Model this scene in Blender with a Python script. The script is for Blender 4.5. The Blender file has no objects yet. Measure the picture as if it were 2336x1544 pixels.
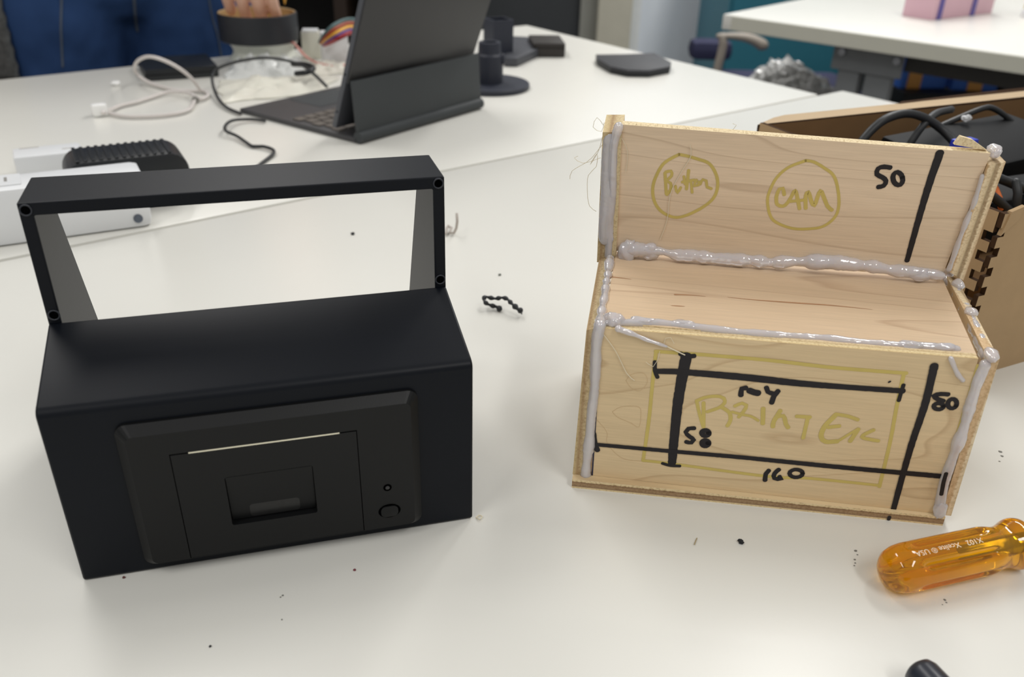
import bpy, bmesh, math, random
from mathutils import Vector, Matrix, noise
from mathutils.bvhtree import BVHTree
random.seed(7)
SC = bpy.context.scene
COL = SC.collection

# ------------------------------------------------------------------ camera
FPX, CX, CY = 2034.4, 1168.0, 876.0
PITCH, ROLL, CAMH = .53722, .02904, .26055
_cp, _sp, _c, _s = math.cos(PITCH), math.sin(PITCH), math.cos(ROLL), math.sin(ROLL)
FWD = Vector((0, _cp, -_sp)); _up = Vector((0, _sp, _cp)); _rt = Vector((1, 0, 0))
RT = _rt*_c + _up*_s; UP = _up*_c - _rt*_s; EYE = Vector((0, 0, CAMH))
cd = bpy.data.cameras.new('camera'); cam = bpy.data.objects.new('camera', cd); COL.objects.link(cam)
cam.matrix_world = Matrix(((RT.x, UP.x, -FWD.x, 0), (RT.y, UP.y, -FWD.y, 0), (RT.z, UP.z, -FWD.z, CAMH), (0, 0, 0, 1)))
cd.sensor_width = 36; cd.lens = FPX/2336*36; cd.shift_y = (CY-772)/2336; cd.clip_start = .01; cd.clip_end = 60
cd.dof.use_dof = True; cd.dof.focus_distance = .43; cd.dof.aperture_fstop = 11
SC.camera = cam

# ------------------------------------------------------------------ light
w = bpy.data.worlds.new('room_ambience'); SC.world = w; w.use_nodes = True
w.node_tree.nodes['Background'].inputs[0].default_value = (1, .99, .97, 1)
w.node_tree.nodes['Background'].inputs[1].default_value = .36
for i, (x, y, e, sx, sy) in enumerate([(-.95, 1.55, 14, .6, 1.2), (.95, 1.55, 17, .6, 1.2), (-.95, -.9, 14, .6, 1.2), (.95, -.9, 17, .6, 1.2), (-.95, 2.85, 20, .6, 1.2), (.95, 2.85, 29, .6, 1.2)]):
    ld = bpy.data.lights.new('ceiling_panel', 'AREA'); ld.shape = 'RECTANGLE'; ld.size = sx*.4; ld.size_y = sy; ld.energy = e; ld.color = (1, .98, .95)
    lo = bpy.data.objects.new('ceiling_panel', ld); lo.location = (x, y, 1.93); COL.objects.link(lo)
SC.view_settings.view_transform = 'Standard'; SC.view_settings.look = 'None'; SC.view_settings.gamma = 1
SC.view_settings.use_curve_mapping = False; SC.view_settings.exposure = 0.0

# ------------------------------------------------------------------ geometry helpers
def ray(x, y): return FWD + RT*((x-CX)/FPX) - UP*((y-CY)/FPX)
def at(x, y, z=0.0):                 # point on a horizontal level
    d = ray(x, y); return EYE + d*((z-CAMH)/d.z)
def atY(x, y, Y):                    # point at a distance into the room
    d = ray(x, y); return EYE + d*(Y/d.y)
class Frame:
    def __init__(s, x, y, yaw):
        s.M = Matrix.Translation((x, y, 0)) @ Matrix.Rotation(yaw, 4, 'Z'); s.I = s.M.inverted(); s.R = s.I.to_3x3()
    def w(s, *p): return s.M @ Vector(p)
    def on(s, x, y, p0, n):          # local point on a local plane
        d = s.R @ ray(x, y); o = s.I @ EYE; p0 = Vector(p0); n = Vector(n)
        return o + d*((p0-o).dot(n)/d.dot(n))
WORLD = {}
def tag(o, label=None, cat=None, group=None, kind=None):
    for k, v in (('label', label), ('category', cat), ('group', group), ('kind', kind)):
        if v: o[k] = v
    return o
def empty(name, M, label, cat, group=None):
    o = bpy.data.objects.new(name, None); COL.objects.link(o); o.matrix_world = M; o.empty_display_size = .02
    WORLD[o] = M.copy(); return tag(o, label, cat, group)
def new(name, bm, mats, parent=None, space='world', smooth=False, loc=None, auto=None):
    """one mesh object; vertices given in world space (or already in the parent's space)"""
    if not isinstance(mats, (list, tuple)): mats = [mats]
    if parent is not None:
        if space == 'world': bm.transform(WORLD[parent].inverted())
    else:
        if loc is None:
            xs = [v.co for v in bm.verts]
            loc = Vector((sum(v.x for v in xs)/len(xs), sum(v.y for v in xs)/len(xs), min(v.z for v in xs)))
        bm.transform(Matrix.Translation(-Vector(loc)))
    bmesh.ops.recalc_face_normals(bm, faces=bm.faces)
    me = bpy.data.meshes.new(name); bm.to_mesh(me); bm.free()
    if smooth:
        for p in me.polygons: p.use_smooth = True
    if auto:
        for p in me.polygons: p.use_smooth = True
        me.set_sharp_from_angle(angle=math.radians(auto))
    for m in mats: me.materials.append(m)
    o = bpy.data.objects.new(name, me); COL.objects.link(o)
    if parent is not None: o.parent = parent; WORLD[o] = WORLD[parent]
    else: o.location = loc; WORLD[o] = Matrix.Translation(loc)
    return o
def B(): return bmesh.new()
def prism(bm, poly, vec, mi=0, side=0, bev=0):
    vec = Vector(vec); a = [bm.verts.new(Vector(p)) for p in poly]; b = [bm.verts.new(Vector(p)+vec) for p in poly]; n = len(a)
    fs = [bm.faces.new(a), bm.faces.new(b[::-1])]
    for f in fs: f.material_index = mi
    ss = []
    for i in range(n):
        f = bm.faces.new((a[i], b[i], b[(i+1) % n], a[(i+1) % n])); f.material_index = side; ss.append(f)
    if bev:
        bmesh.ops.recalc_face_normals(bm, faces=fs+ss)
        es = set(e for f in fs+ss for e in f.edges)
        bmesh.ops.bevel(bm, geom=list(es), offset=bev, segments=2, affect='EDGES', profile=.6)
def box(bm, lo, hi, M=None, mi=0, side=None, bev=0):
    x0, y0, z0 = lo; x1, y1, z1 = hi
    P = [Vector(p) for p in ((x0, y0, z0), (x1, y0, z0), (x1, y1, z0), (x0, y1, z0))]
    if M is not None: P = [M @ p for p in P]; v = M.to_3x3() @ Vector((0, 0, z1-z0))
    else: v = Vector((0, 0, z1-z0))
    prism(bm, P, v, mi, mi if side is None else side, bev)
def resample(pts, step):
    pts = [Vector(p) for p in pts]; out = []
    # catmull-rom
    n = len(pts)
    for i in range(n-1):
        p0 = pts[max(i-1, 0)]; p1 = pts[i]; p2 = pts[i+1]; p3 = pts[min(i+2, n-1)]
        k = max(1, int((p2-p1).length/step))
        for j in range(k):
            t = j/k; out.append(.5*((2*p1)+(p2-p0)*t+(2*p0-5*p1+4*p2-p3)*t*t+(3*p1-p0-3*p2+p3)*t**3))
    out.append(pts[-1]); return out
def tube(bm, pts, r, ns=8, step=None, mi=0, round_ends=True, squash=None):
    """swept tube; r number or function of 0..1; squash=(axis, factor)"""
    if step: pts = resample(pts, step)
    pts = [Vector(p) for p in pts]; n = len(pts); rf = r if callable(r) else (lambda t: r)
    T = [(pts[min(i+1, n-1)]-pts[max(i-1, 0)]).normalized() for i in range(n)]
    u = T[0].orthogonal().normalized(); rings = []
    rows = []
    for i in range(n):
        u = (u - T[i]*u.dot(T[i]))
        u = u.normalized() if u.length > 1e-9 else T[i].orthogonal().normalized()
        rows.append((pts[i], T[i], u.copy(), rf(i/(n-1))))
    if round_ends:
        p, t, uu, rr = rows[0]; pre = [(p - t*rr*.85, t, uu, rr*.35), (p - t*rr*.5, t, uu, rr*.8)]
        p, t, uu, rr = rows[-1]; post = [(p + t*rr*.5, t, uu, rr*.8), (p + t*rr*.85, t, uu, rr*.35)]
        rows = pre+rows+post
    for p, t, uu, rr in rows:
        v = t.cross(uu); ring = []
        for k in range(ns):
            a = 2*math.pi*k/ns; d = uu*math.cos(a)*rr + v*math.sin(a)*rr
            if squash: ax, fa = squash; d = d - Vector(ax)*(d.dot(Vector(ax))*(1-fa))
            ring.append(bm.verts.new(p+d))
        rings.append(ring)
    for a, b in zip(rings[:-1], rings[1:]):
        for k in range(ns):
            f = bm.faces.new((a[k], a[(k+1) % ns], b[(k+1) % ns], b[k])); f.material_index = mi
    for rg in (rings[0][::-1], rings[-1]):
        f = bm.faces.new(rg); f.material_index = mi
def lathe(bm, prof, M, ns=32, mi=0, rad=None, caps=True):
    """profile [(r,z)] round local z of M; rad(angle, i) may change the radius"""
    rings = []
    for i, (r, z) in enumerate(prof):
        if r < 1e-6: rings.append([bm.verts.new(M @ Vector((0, 0, z)))])
        else: rings.append([bm.verts.new(M @ Vector((math.cos(a)*rr, math.sin(a)*rr, z))) for k in range(ns) for a in [2*math.pi*k/ns] for rr in [rad(a, i)*r if rad else r]])
    for a, b in zip(rings[:-1], rings[1:]):
        for k in range(ns):
            k2 = (k+1) % ns
            vs = [a[0] if len(a) == 1 else a[k], b[0] if len(b) == 1 else b[k], b[0] if len(b) == 1 else b[k2], a[0] if len(a) == 1 else a[k2]]
            q = []
            for v in vs:
                if v not in q: q.append(v)
            if len(q) > 2: f = bm.faces.new(q); f.material_index = mi
    for rg in (rings[0], rings[-1]) if caps else ():
        if len(rg) > 2: f = bm.faces.new(rg); f.material_index = mi
def axis_matrix(p, d, up=Vector((0, 0, 1))):
    z = Vector(d).normalized(); x = up.cross(z)
    x = x.normalized() if x.length > 1e-6 else z.orthogonal().normalized(); y = z.cross(x)
    return Matrix(((x.x, y.x, z.x, p[0]), (x.y, y.y, z.y, p[1]), (x.z, y.z, z.z, p[2]), (0, 0, 0, 1)))
def rrect(x0, x1, z0, z1, r, n=5):
    pts = []
    for cx_, cz_, a0 in ((x1-r, z1-r, 0), (x0+r, z1-r, 90), (x0+r, z0+r, 180), (x1-r, z0+r, 270)):
        for k in range(n+1):
            a = math.radians(a0+90*k/n); pts.append((cx_+r*math.cos(a), cz_+r*math.sin(a)))
    return pts
def blob(bm, c, r, sub=3, amp=.0, seed=0, squash=(1, 1, 1)):
    g = bmesh.ops.create_icosphere(bm, subdivisions=sub, radius=1)
    for v in g['verts']:
        d = v.co.copy(); k = 1+amp*noise.noise(d*1.7+Vector((seed, seed*.7, 0)))*2
        v.co = Vector(c)+Vector((d.x*squash[0], d.y*squash[1], d.z*squash[2]))*r*k

# ------------------------------------------------------------------ materials
def lin(c):
    return tuple(((v/255)/12.92 if v/255 <= .04045 else ((v/255+.055)/1.055)**2.4) for v in c)+(1,)
def mat(name, col, rough=.5, metal=0, var=.08, vscale=30, bump=0, bscale=200, spec=.5, trans=0, ior=1.45, sss=0, coat=0, alpha=1, emit=0, stretch=None):
    m = bpy.data.materials.new(name); m.use_nodes = True; nt = m.node_tree; b = nt.nodes['Principled BSDF']
    L = nt.links.new; N = nt.nodes.new
    tc = N('ShaderNodeTexCoord'); src = tc.outputs['Object']
    if stretch:
        mp = N('ShaderNodeMapping'); mp.inputs['Scale'].default_value = stretch; L(src, mp.inputs[0]); src = mp.outputs[0]
    nz = N('ShaderNodeTexNoise'); nz.inputs['Scale'].default_value = vscale; nz.inputs['Detail'].default_value = 4; L(src, nz.inputs['Vector'])
    mx = N('ShaderNodeMix'); mx.data_type = 'RGBA'; c = lin(col)
    mx.inputs[6].default_value = tuple(min(1, v*(1-var)) for v in c[:3])+(1,); mx.inputs[7].default_value = tuple(min(1, v*(1+var)) for v in c[:3])+(1,)
    L(nz.outputs[0], mx.inputs[0]); L(mx.outputs[2], b.inputs['Base Color'])
    b.inputs['Roughness'].default_value = rough; b.inputs['Metallic'].default_value = metal; b.inputs['Specular IOR Level'].default_value = spec
    b.inputs['Transmission Weight'].default_value = trans; b.inputs['IOR'].default_value = ior; b.inputs['Alpha'].default_value = alpha
    if sss:
        b.inputs['Subsurface Weight'].default_value = sss; b.inputs['Subsurface Radius'].default_value = (1, .8, .6); b.inputs['Subsurface Scale'].default_value = .004
    b.inputs['Coat Weight'].default_value = coat
    if emit:
        b.inputs['Emission Color'].default_value = c; b.inputs['Emission Strength'].default_value = emit
    if bump:
        n2 = N('ShaderNodeTexNoise'); n2.inputs['Scale'].default_value = bscale; L(src, n2.inputs['Vector'])
        bp = N('ShaderNodeBump'); bp.inputs['Strength'].default_value = bump; bp.inputs['Distance'].default_value = .001; L(n2.outputs[0], bp.inputs['Height']); L(bp.outputs[0], b.inputs['Normal'])
    return m
def ramp(nt, stops, const=False):
    r = nt.nodes.new('ShaderNodeValToRGB'); e = r.color_ramp.elements
    while len(e) < len(stops): e.new(.5)
    for el, (p, c) in zip(e, stops): el.position = p; el.color = c if len(c) == 4 else c+(1,)
    if const: r.color_ramp.interpolation = 'CONSTANT'
    return r
def wood_face(name, base, dark, axes, seed, lines=7., stretch=.16, streak=None):
    """maple veneer: contour lines of a stretched noise field give the cathedral grain; axes=(along, across)"""
    m = bpy.data.materials.new(name); m.use_nodes = True; nt = m.node_tree; b = nt.nodes['Principled BSDF']; L = nt.links.new; N = nt.nodes.new
    tc = N('ShaderNodeTexCoord'); sp = N('ShaderNodeSeparateXYZ'); L(tc.outputs['Object'], sp.inputs[0])
    cb = N('ShaderNodeCombineXYZ'); L(sp.outputs[axes[0]], cb.inputs[0]); L(sp.outputs[axes[1]], cb.inputs[1]); cb.inputs[2].default_value = seed
    mp = N('ShaderNodeMapping'); mp.inputs['Scale'].default_value = (stretch, 1, 1); L(cb.outputs[0], mp.inputs[0])
    nz = N('ShaderNodeTexNoise'); nz.inputs['Scale'].default_value = 20; nz.inputs['Detail'].default_value = 1.6; nz.inputs['Roughness'].default_value = .4; L(mp.outputs[0], nz.inputs['Vector'])
    mu = N('ShaderNodeMath'); mu.operation = 'MULTIPLY'; mu.inputs[1].default_value = lines; L(nz.outputs[0], mu.inputs[0])
    fr = N('ShaderNodeMath'); fr.operation = 'FRACT'; L(mu.outputs[0], fr.inputs[0])
    rl = ramp(nt, [(0, (0, 0, 0)), (.88, (.16, .16, .16)), (.962, (1, 1, 1)), (1, (0, 0, 0))]); L(fr.outputs[0], rl.inputs[0])
    mp2 = N('ShaderNodeMapping'); mp2.inputs['Scale'].default_value = (45, 1100, 1); L(cb.outputs[0], mp2.inputs[0])
    n2 = N('ShaderNodeTexNoise'); n2.inputs['Scale'].default_value = 1; n2.inputs['Detail'].default_value = 3; L(mp2.outputs[0], n2.inputs['Vector'])
    mp3 = N('ShaderNodeMapping'); mp3.inputs['Scale'].default_value = (6, 40, 1); L(cb.outputs[0], mp3.inputs[0])
    n3 = N('ShaderNodeTexNoise'); n3.inputs['Scale'].default_value = 1; L(mp3.outputs[0], n3.inputs['Vector'])
    c0 = lin(base); c1 = lin(dark)
    m1 = N('ShaderNodeMix'); m1.data_type = 'RGBA'; m1.inputs[6].default_value = tuple(v*.87 for v in c0[:3])+(1,); m1.inputs[7].default_value = tuple(min(1, v*1.12) for v in c0[:3])+(1,); L(n2.outputs[0], m1.inputs[0])
    m3 = N('ShaderNodeMix'); m3.data_type = 'RGBA'; m3.blend_type = 'MULTIPLY'; m3.inputs[0].default_value = .5; L(m1.outputs[2], m3.inputs[6])
    r3 = ramp(nt, [(.3, (.82, .80, .76)), (.7, (1, 1, 1))]); L(n3.outputs[0], r3.inputs[0]); L(r3.outputs[0], m3.inputs[7])
    ml = N('ShaderNodeMath'); ml.operation = 'MULTIPLY'; ml.inputs[1].default_value = .36; L(rl.outputs[0], ml.inputs[0])
    m2 = N('ShaderNodeMix'); m2.data_type = 'RGBA'; m2.inputs[7].default_value = c1; L(ml.outputs[0], m2.inputs[0]); L(m3.outputs[2], m2.inputs[6])
    L(m2.outputs[2], b.inputs['Base Color']); b.inputs['Roughness'].default_value = .55; b.inputs['Specular IOR Level'].default_value = .3
    bp = N('ShaderNodeBump'); bp.inputs['Strength'].default_value = .15; bp.inputs['Distance'].default_value = .0004; L(n2.outputs[0], bp.inputs['Height']); L(bp.outputs[0], b.inputs['Normal'])
    return m
def ply_edge(name, axis, lo, hi, stops):
    m = bpy.data.materials.new(name); m.use_nodes = True; nt = m.node_tree; b = nt.nodes['Principled BSDF']; L = nt.links.new; N = nt.nodes.new
    tc = N('ShaderNodeTexCoord'); sp = N('ShaderNodeSeparateXYZ'); L(tc.outputs['Object'], sp.inputs[0])
    nz = N('ShaderNodeTexNoise'); nz.inputs['Scale'].default_value = 900; nz.inputs['Detail'].default_value = 4; L(tc.outputs['Object'], nz.inputs['Vector'])
    mr = N('ShaderNodeMapRange'); mr.inputs[1].default_value = lo; mr.inputs[2].default_value = hi; L(sp.outputs[axis], mr.inputs[0])
    ad = N('ShaderNodeMath'); ad.operation = 'MULTIPLY_ADD'; ad.inputs[1].default_value = .12; ad.inputs[2].default_value = -.06; L(nz.outputs[0], ad.inputs[0])
    a2 = N('ShaderNodeMath'); a2.operation = 'ADD'; L(ad.outputs[0], a2.inputs[0]); L(mr.outputs[0], a2.inputs[1])
    r = ramp(nt, [(p, lin(c)) for p, c in stops]); L(a2.outputs[0], r.inputs[0])
    mx = N('ShaderNodeMix'); mx.data_type = 'RGBA'; mx.blend_type = 'MULTIPLY'; mx.inputs[0].default_value = .7
    r2 = ramp(nt, [(.33, (.68, .62, .54)), (.55, (1, 1, 1))]); L(nz.outputs[0], r2.inputs[0]); L(r.outputs[0], mx.inputs[6]); L(r2.outputs[0], mx.inputs[7])
    L(mx.outputs[2], b.inputs['Base Color']); b.inputs['Roughness'].default_value = .75; b.inputs['Specular IOR Level'].default_value = .2
    return m
def printed(name, col, rough, pitch=.0006, axis=2, strength=.10):
    m = mat(name, col, rough, var=.12, vscale=60, spec=.22); nt = m.node_tree; L = nt.links.new; N = nt.nodes.new; b = nt.nodes['Principled BSDF']
    tc = N('ShaderNodeTexCoord'); wv = N('ShaderNodeTexWave'); wv.bands_direction = 'XYZ'[axis]; wv.inputs['Scale'].default_value = 2*math.pi/(20*pitch)/1.0
    wv.inputs['Distortion'].default_value = .4; L(tc.outputs['Object'], wv.inputs[0])
    mp = N('ShaderNodeMapping'); mp.inputs['Scale'].default_value = (18, 18, 900) if axis == 2 else (18, 900, 900); L(tc.outputs['Object'], mp.inputs[0])
    nz = N('ShaderNodeTexNoise'); nz.inputs['Scale'].default_value = 1; L(mp.outputs[0], nz.inputs['Vector'])
    ad = N('ShaderNodeMath'); ad.operation = 'ADD'; wm = N('ShaderNodeMath'); wm.operation = 'MULTIPLY'; wm.inputs[1].default_value = .15; L(wv.outputs[1], wm.inputs[0]); L(wm.outputs[0], ad.inputs[0]); L(nz.outputs[0], ad.inputs[1])
    bp = N('ShaderNodeBump'); bp.inputs['Strength'].default_value = strength; bp.inputs['Distance'].default_value = .0002; L(ad.outputs[0], bp.inputs['Height']); L(bp.outputs[0], b.inputs['Normal'])
    return m
def table_mat(name, col):
    m = bpy.data.materials.new(name); m.use_nodes = True; nt = m.node_tree; b = nt.nodes['Principled BSDF']; L = nt.links.new; N = nt.nodes.new
    tc = N('ShaderNodeTexCoord')
    n1 = N('ShaderNodeTexNoise'); n1.inputs['Scale'].default_value = 5; n1.inputs['Detail'].default_value = 5; L(tc.outputs['Object'], n1.inputs['Vector'])
    r1 = ramp(nt, [(.3, lin(tuple(c*.985 for c in col))), (.65, lin(col))]); L(n1.outputs[0], r1.inputs[0])
    L(r1.outputs[0], b.inputs['Base Color']); b.inputs['Roughness'].default_value = .3
    n3 = N('ShaderNodeTexNoise'); n3.inputs['Scale'].default_value = 420; L(tc.outputs['Object'], n3.inputs['Vector'])
    bp = N('ShaderNodeBump'); bp.inputs['Strength'].default_value = .05; bp.inputs['Distance'].default_value = .0005; L(n3.outputs[0], bp.inputs['Height']); L(bp.outputs[0], b.inputs['Normal'])
    return m
TABLE = table_mat('white_laminate', (225, 224, 217))
EDGE = mat('table_edge_band', (205, 204, 190), .5, var=.03)
GREYMETAL = mat('grey_powder_coat', (128, 131, 133), .5, bump=.1)
STEEL = mat('steel', (170, 172, 176), .25, 1, var=.05)
BLK_BODY = printed('black_print_body', (11, 15, 22), .42)
BLK_TOP = printed('black_print_smooth', (16, 18, 22), .42, axis=1, strength=.12)
BLK_RIM = mat('black_print_rim', (44, 47, 54), .4)
BLK_SATIN = mat('black_satin_plastic', (17, 18, 19), .42, var=.1, bump=.05, bscale=2500, spec=.3)
BLK_GAP = mat('gap_black', (3, 3, 4), .9, spec=.05)
BLK_CABLE = mat('black_cable', (38, 40, 42), .45)
BLK_PLASTIC = mat('black_plastic', (30, 33, 36), .4)
WHITE_PL = mat('white_plastic', (226, 228, 230), .35, var=.03)
WHITE_CABLE = mat('white_cable', (214, 208, 204), .4, var=.03)
GLUE = mat('hot_glue', (243, 237, 239), .06, var=.03, trans=.42, sss=.4, ior=1.5, coat=1, bump=.5, bscale=220)
GLUE_HAIR = mat('glue_thread', (225, 215, 190), .4)
INK = mat('black_marker_ink', (34, 31, 34), .5, var=.25, vscale=160, spec=.35)
INK_BLUE = mat('dark_blue_ink', (40, 42, 66), .5, var=.2)
YELLOW = mat('yellow_marker_ink', (202, 182, 106), .6, var=.14, vscale=90, spec=.2)
PAPER = mat('paper_white', (235, 230, 205), .8, var=.02)
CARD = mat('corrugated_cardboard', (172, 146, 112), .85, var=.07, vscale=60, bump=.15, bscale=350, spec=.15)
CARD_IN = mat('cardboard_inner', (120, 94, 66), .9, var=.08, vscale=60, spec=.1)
CARD_EDGE = mat('cardboard_cut_edge', (66, 48, 34), .9, var=.3, vscale=300, spec=.1)

# ------------------------------------------------------------------ the setting
FLOOR = -.73
def struct(name, bm, m, **k): return tag(new(name, bm, m, **k), kind='structure')
bm = B(); box(bm, (-4, -2.2, FLOOR-.05), (4, 5.2, FLOOR)); struct('floor', bm, mat('floor_vinyl', (120, 118, 114), .5, bump=.05))
bm = B(); box(bm, (-4, 3.6, FLOOR), (4, 3.7, 2.0)); struct('wall_back', bm, mat('wall_paint', (234, 238, 244), .8, var=.02))
bm = B(); a = atY(1105, 50, 3.45); b_ = atY(1322, 50, 3.45); box(bm, (a.x-.4, 3.45, FLOOR), (b_.x, 3.60, 1.5))
d1 = struct('door_1', bm, mat('charcoal_door', (62, 65, 68), .55, var=.05))
bm = B(); box(bm, (b_.x, 3.42, FLOOR), (atY(1362, 50, 3.42).x, 3.6, 1.6)); struct('trim_1', bm, mat('grey_trim', (150, 151, 144), .6))
bm = B(); box(bm, (atY(1362, 50, 3.4).x, 3.36, FLOOR), (atY(1440, 50, 3.36).x, 3.6, 2.0)); struct('trim_2', bm, mat('beige_trim', (196, 192, 176), .6))
bm = B(); box(bm, (atY(1443, 50, 3.36).x, 3.40, FLOOR), (atY(1460, 50, 3.4).x, 3.6, 2.0)); struct('trim_3', bm, mat('white_trim', (232, 234, 234), .5))

# tables: u runs along the seam, v across it
TA = math.radians(38.6)
TM = Matrix.Translation((.39, 1.198, 0)) @ Matrix.Rotation(TA, 4, 'Z')
TF = Frame(.39, 1.198, TA)
def table(label, u0, u1, v0, v1, M, legs, th=.028):
    root = empty('white_table', M @ Matrix.Translation(((u0+u1)/2, (v0+v1)/2, FLOOR)), label, 'table', 'white laminate work tables')
    bm = B(); box(bm, (u0, v0, -th), (u1, v1, 0), M, bev=.003); tp = new('table_top', bm, TABLE, root, auto=40)
    bm = B()
    for (a, b, c, d) in ((u0, u1, v0, v0), (u0, u1, v1, v1)):
        pass
    for (x, y) in legs:
        bm = B(); box(bm, (x-.025, y-.025, FLOOR), (x+.025, y+.025, -th), M, bev=.004); new('leg', bm, GREYMETAL, root)
    bm.free() if False else None
    return root
table('near white table holding the black housing and the plywood mock-up', -1.75, .047, -.95, -.0019, TM, [(-1.65, -.87), (-1.65, -.08), (-.05, -.87), (-.05, -.08)])
table('white table behind the seam, under the tablet and the power strip', -1.75, 0, .0019, .612, TM, [(-1.65, .08), (-1.65, .53), (-.08, .08), (-.08, .53)])
# edge bands facing the seam
# neighbouring table to the right
c0 = at(1650, 32); c1 = at(2336, 128); e1 = (c1-c0).normalized(); e2 = Vector((-e1.y, e1.x, 0))
NM = Matrix.Translation(c0) @ Matrix(((e1.x, e2.x, 0, 0), (e1.y, e2.y, 0, 0), (0, 0, 1, 0), (0, 0, 0, 1)))
NF_I = NM.inverted()
nt_root = empty('white_table', NM @ Matrix.Translation((.8, .4, FLOOR)), 'separate white table at upper right with grey bracket legs, holding the pink box', 'table', 'white laminate work tables')
bm = B(); box(bm, (0, 0, -.028), (1.6, .8, 0), NM, bev=.0025); new('table_top', bm, TABLE, nt_root, auto=40)
bm = B(); box(bm, (.02, -.0015, -.0262), (1.58, .0002, -.0018), NM); new('edge_band', bm, EDGE, nt_root)
def onNT(x, y, z, off=.05):      # point on a plane parallel to the table's long front edge
    d = ray(x, y); n = e2; p0 = c0+e2*off; t = (p0-EYE).dot(n)/d.dot(n); return EYE+d*t
def ntl(p): return NF_I @ p
pL = ntl(onNT(1925, 150, 0)); pR = ntl(onNT(2040, 150, 0)); pl0 = ntl(onNT(1905, 110, 0)); pl1 = ntl(onNT(2062, 150, 0))
bm = B(); box(bm, (pl0.x, .045, -.075), (pl1.x, .051, -.028), NM, bev=.002); plate = new('leg_bracket', bm, GREYMETAL, nt_root)
for px, py in ((1922, 118), (2047, 140)):
    p = onNT(px, py, 0, .045); bm = B(); lathe(bm, [(0, .004), (.007, .004), (.0085, 0), (.0085, -.003)], axis_matrix(p, -e2), 12); new('bolt', bm, STEEL, plate, auto=40)
for xa, xb in ((pl0.x+.014, pl0.x+.055), (pl1.x-.066, pl1.x-.018)):
    bm = B(); box(bm, (xa, .05, FLOOR), (xb, .075, -.028), NM, bev=.003); new('leg', bm, GREYMETAL, nt_root)
for x in (1.45,):
    bm = B(); box(bm, (x, .05, FLOOR), (x+.05, .1, -.028), NM, bev=.003); new('leg', bm, GREYMETAL, nt_root)
for x in (.1, 1.45):
    bm = B(); box(bm, (x, .7, FLOOR), (x+.05, .75, -.028), NM, bev=.003); new('leg', bm, GREYMETAL, nt_root)
bm = B(); box(bm, (pl1.x, .055, -.062), (1.45, .08, -.028), NM); new('rail', bm, mat('dark_rail', (58, 56, 54), .6), nt_root)

# ------------------------------------------------------------------ black printed housing
bf = Frame(-.17292, .26957, .29221)
HW, HD = .1638, .0515
hs = empty('printed_housing', bf.M, 'black 3D-printed housing with an open carrying handle and a front printer panel', 'housing')
def L_(bm): return bm      # coordinates already local to the housing
TH = .005
prof_lo = [(0, 0), (0, .0816), (HD, .0928), (HD+.004, .0928), (.1075, .0928), (.148, 0)]
bm = B()
# front wall, shelf, floor, back wall and two cheeks as one printed shell
def slab(bm, prof, x0, x1, mi=0, bev=0):
    prism(bm, [Vector((x0, y, z)) for y, z in prof], Vector((x1-x0, 0, 0)), mi, mi, bev)
# outer skin front (L profile) between the cheeks
slab(bm, [(0, .0005), (0, .0786), (.0003, .0799), (.0009, .0809), (.0019, .0817), (.0032, .0823), (HD, .0928), (HD+.0004, .0898), (.003, .0788), (.003, .0035), (.146, .0035), (.148, .0005)], 0, HW, 0)
for x0, x1 in ((.0002, TH-.0004), (HW-TH+.0004, HW-.0002)):
    slab(bm, [(.0008, .0007), (.0008, .0790), (.0036, .0815), (HD, .0922), (.1075, .0922), (.1472, .0007)], x0, x1, 0)
bmesh.ops.remove_doubles(bm, verts=bm.verts, dist=1e-6)
body = new('shell', bm, [BLK_BODY], hs, 'local', auto=30)
bv = body.modifiers.new('edge', 'BEVEL'); bv.width = .0009; bv.segments = 2; bv.limit_method = 'ANGLE'; bv.angle_limit = math.radians(35)
# handle: two tapering legs and a bar
ZT = .1430; bar = .0052; yb = lambda z: .0837+(ZT-z)*.467
hd = None
bm = B()
fr_ = [(0, .050), (0, ZT), (HW, ZT), (HW, .050), (HW-TH, .050), (HW-TH, ZT-bar), (TH, ZT-bar), (TH, .050)]
a = [bm.verts.new((x, HD, z)) for x, z in fr_]; b_ = [bm.verts.new((x, yb(z), z)) for x, z in fr_]
bm.faces.new(a); bm.faces.new(b_[::-1])
for i in range(8): bm.faces.new((a[i], b_[i], b_[(i+1) % 8], a[(i+1) % 8]))
hd = new('handle', bm, BLK_BODY, hs, 'local')
bv = hd.modifiers.new('edge', 'BEVEL'); bv.width = .0006; bv.segments = 2; bv.limit_method = 'ANGLE'; bv.angle_limit = math.radians(35)
for (x, z) in ((.0027, .1402), (.0029, .0962), (.1611, .1402), (.1612, .0962)):
    M = Matrix.Translation((x, HD, z)) @ Matrix.Rotation(math.radians(90), 4, 'X')
    bm = B(); lathe(bm, [(.0017, .0001), (.0024, .0001), (.0024, .0003), (.0021, .0006), (.0017, .0003), (.0017, .0001)], M, 20, caps=False)
    r_ = new('screw_hole', bm, BLK_RIM, hd, 'local', smooth=True)
    bm = B(); lathe(bm, [(0, .00025), (.00175, .00025)], M, 18); new('hole', bm, BLK_GAP, hd, 'local')
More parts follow.
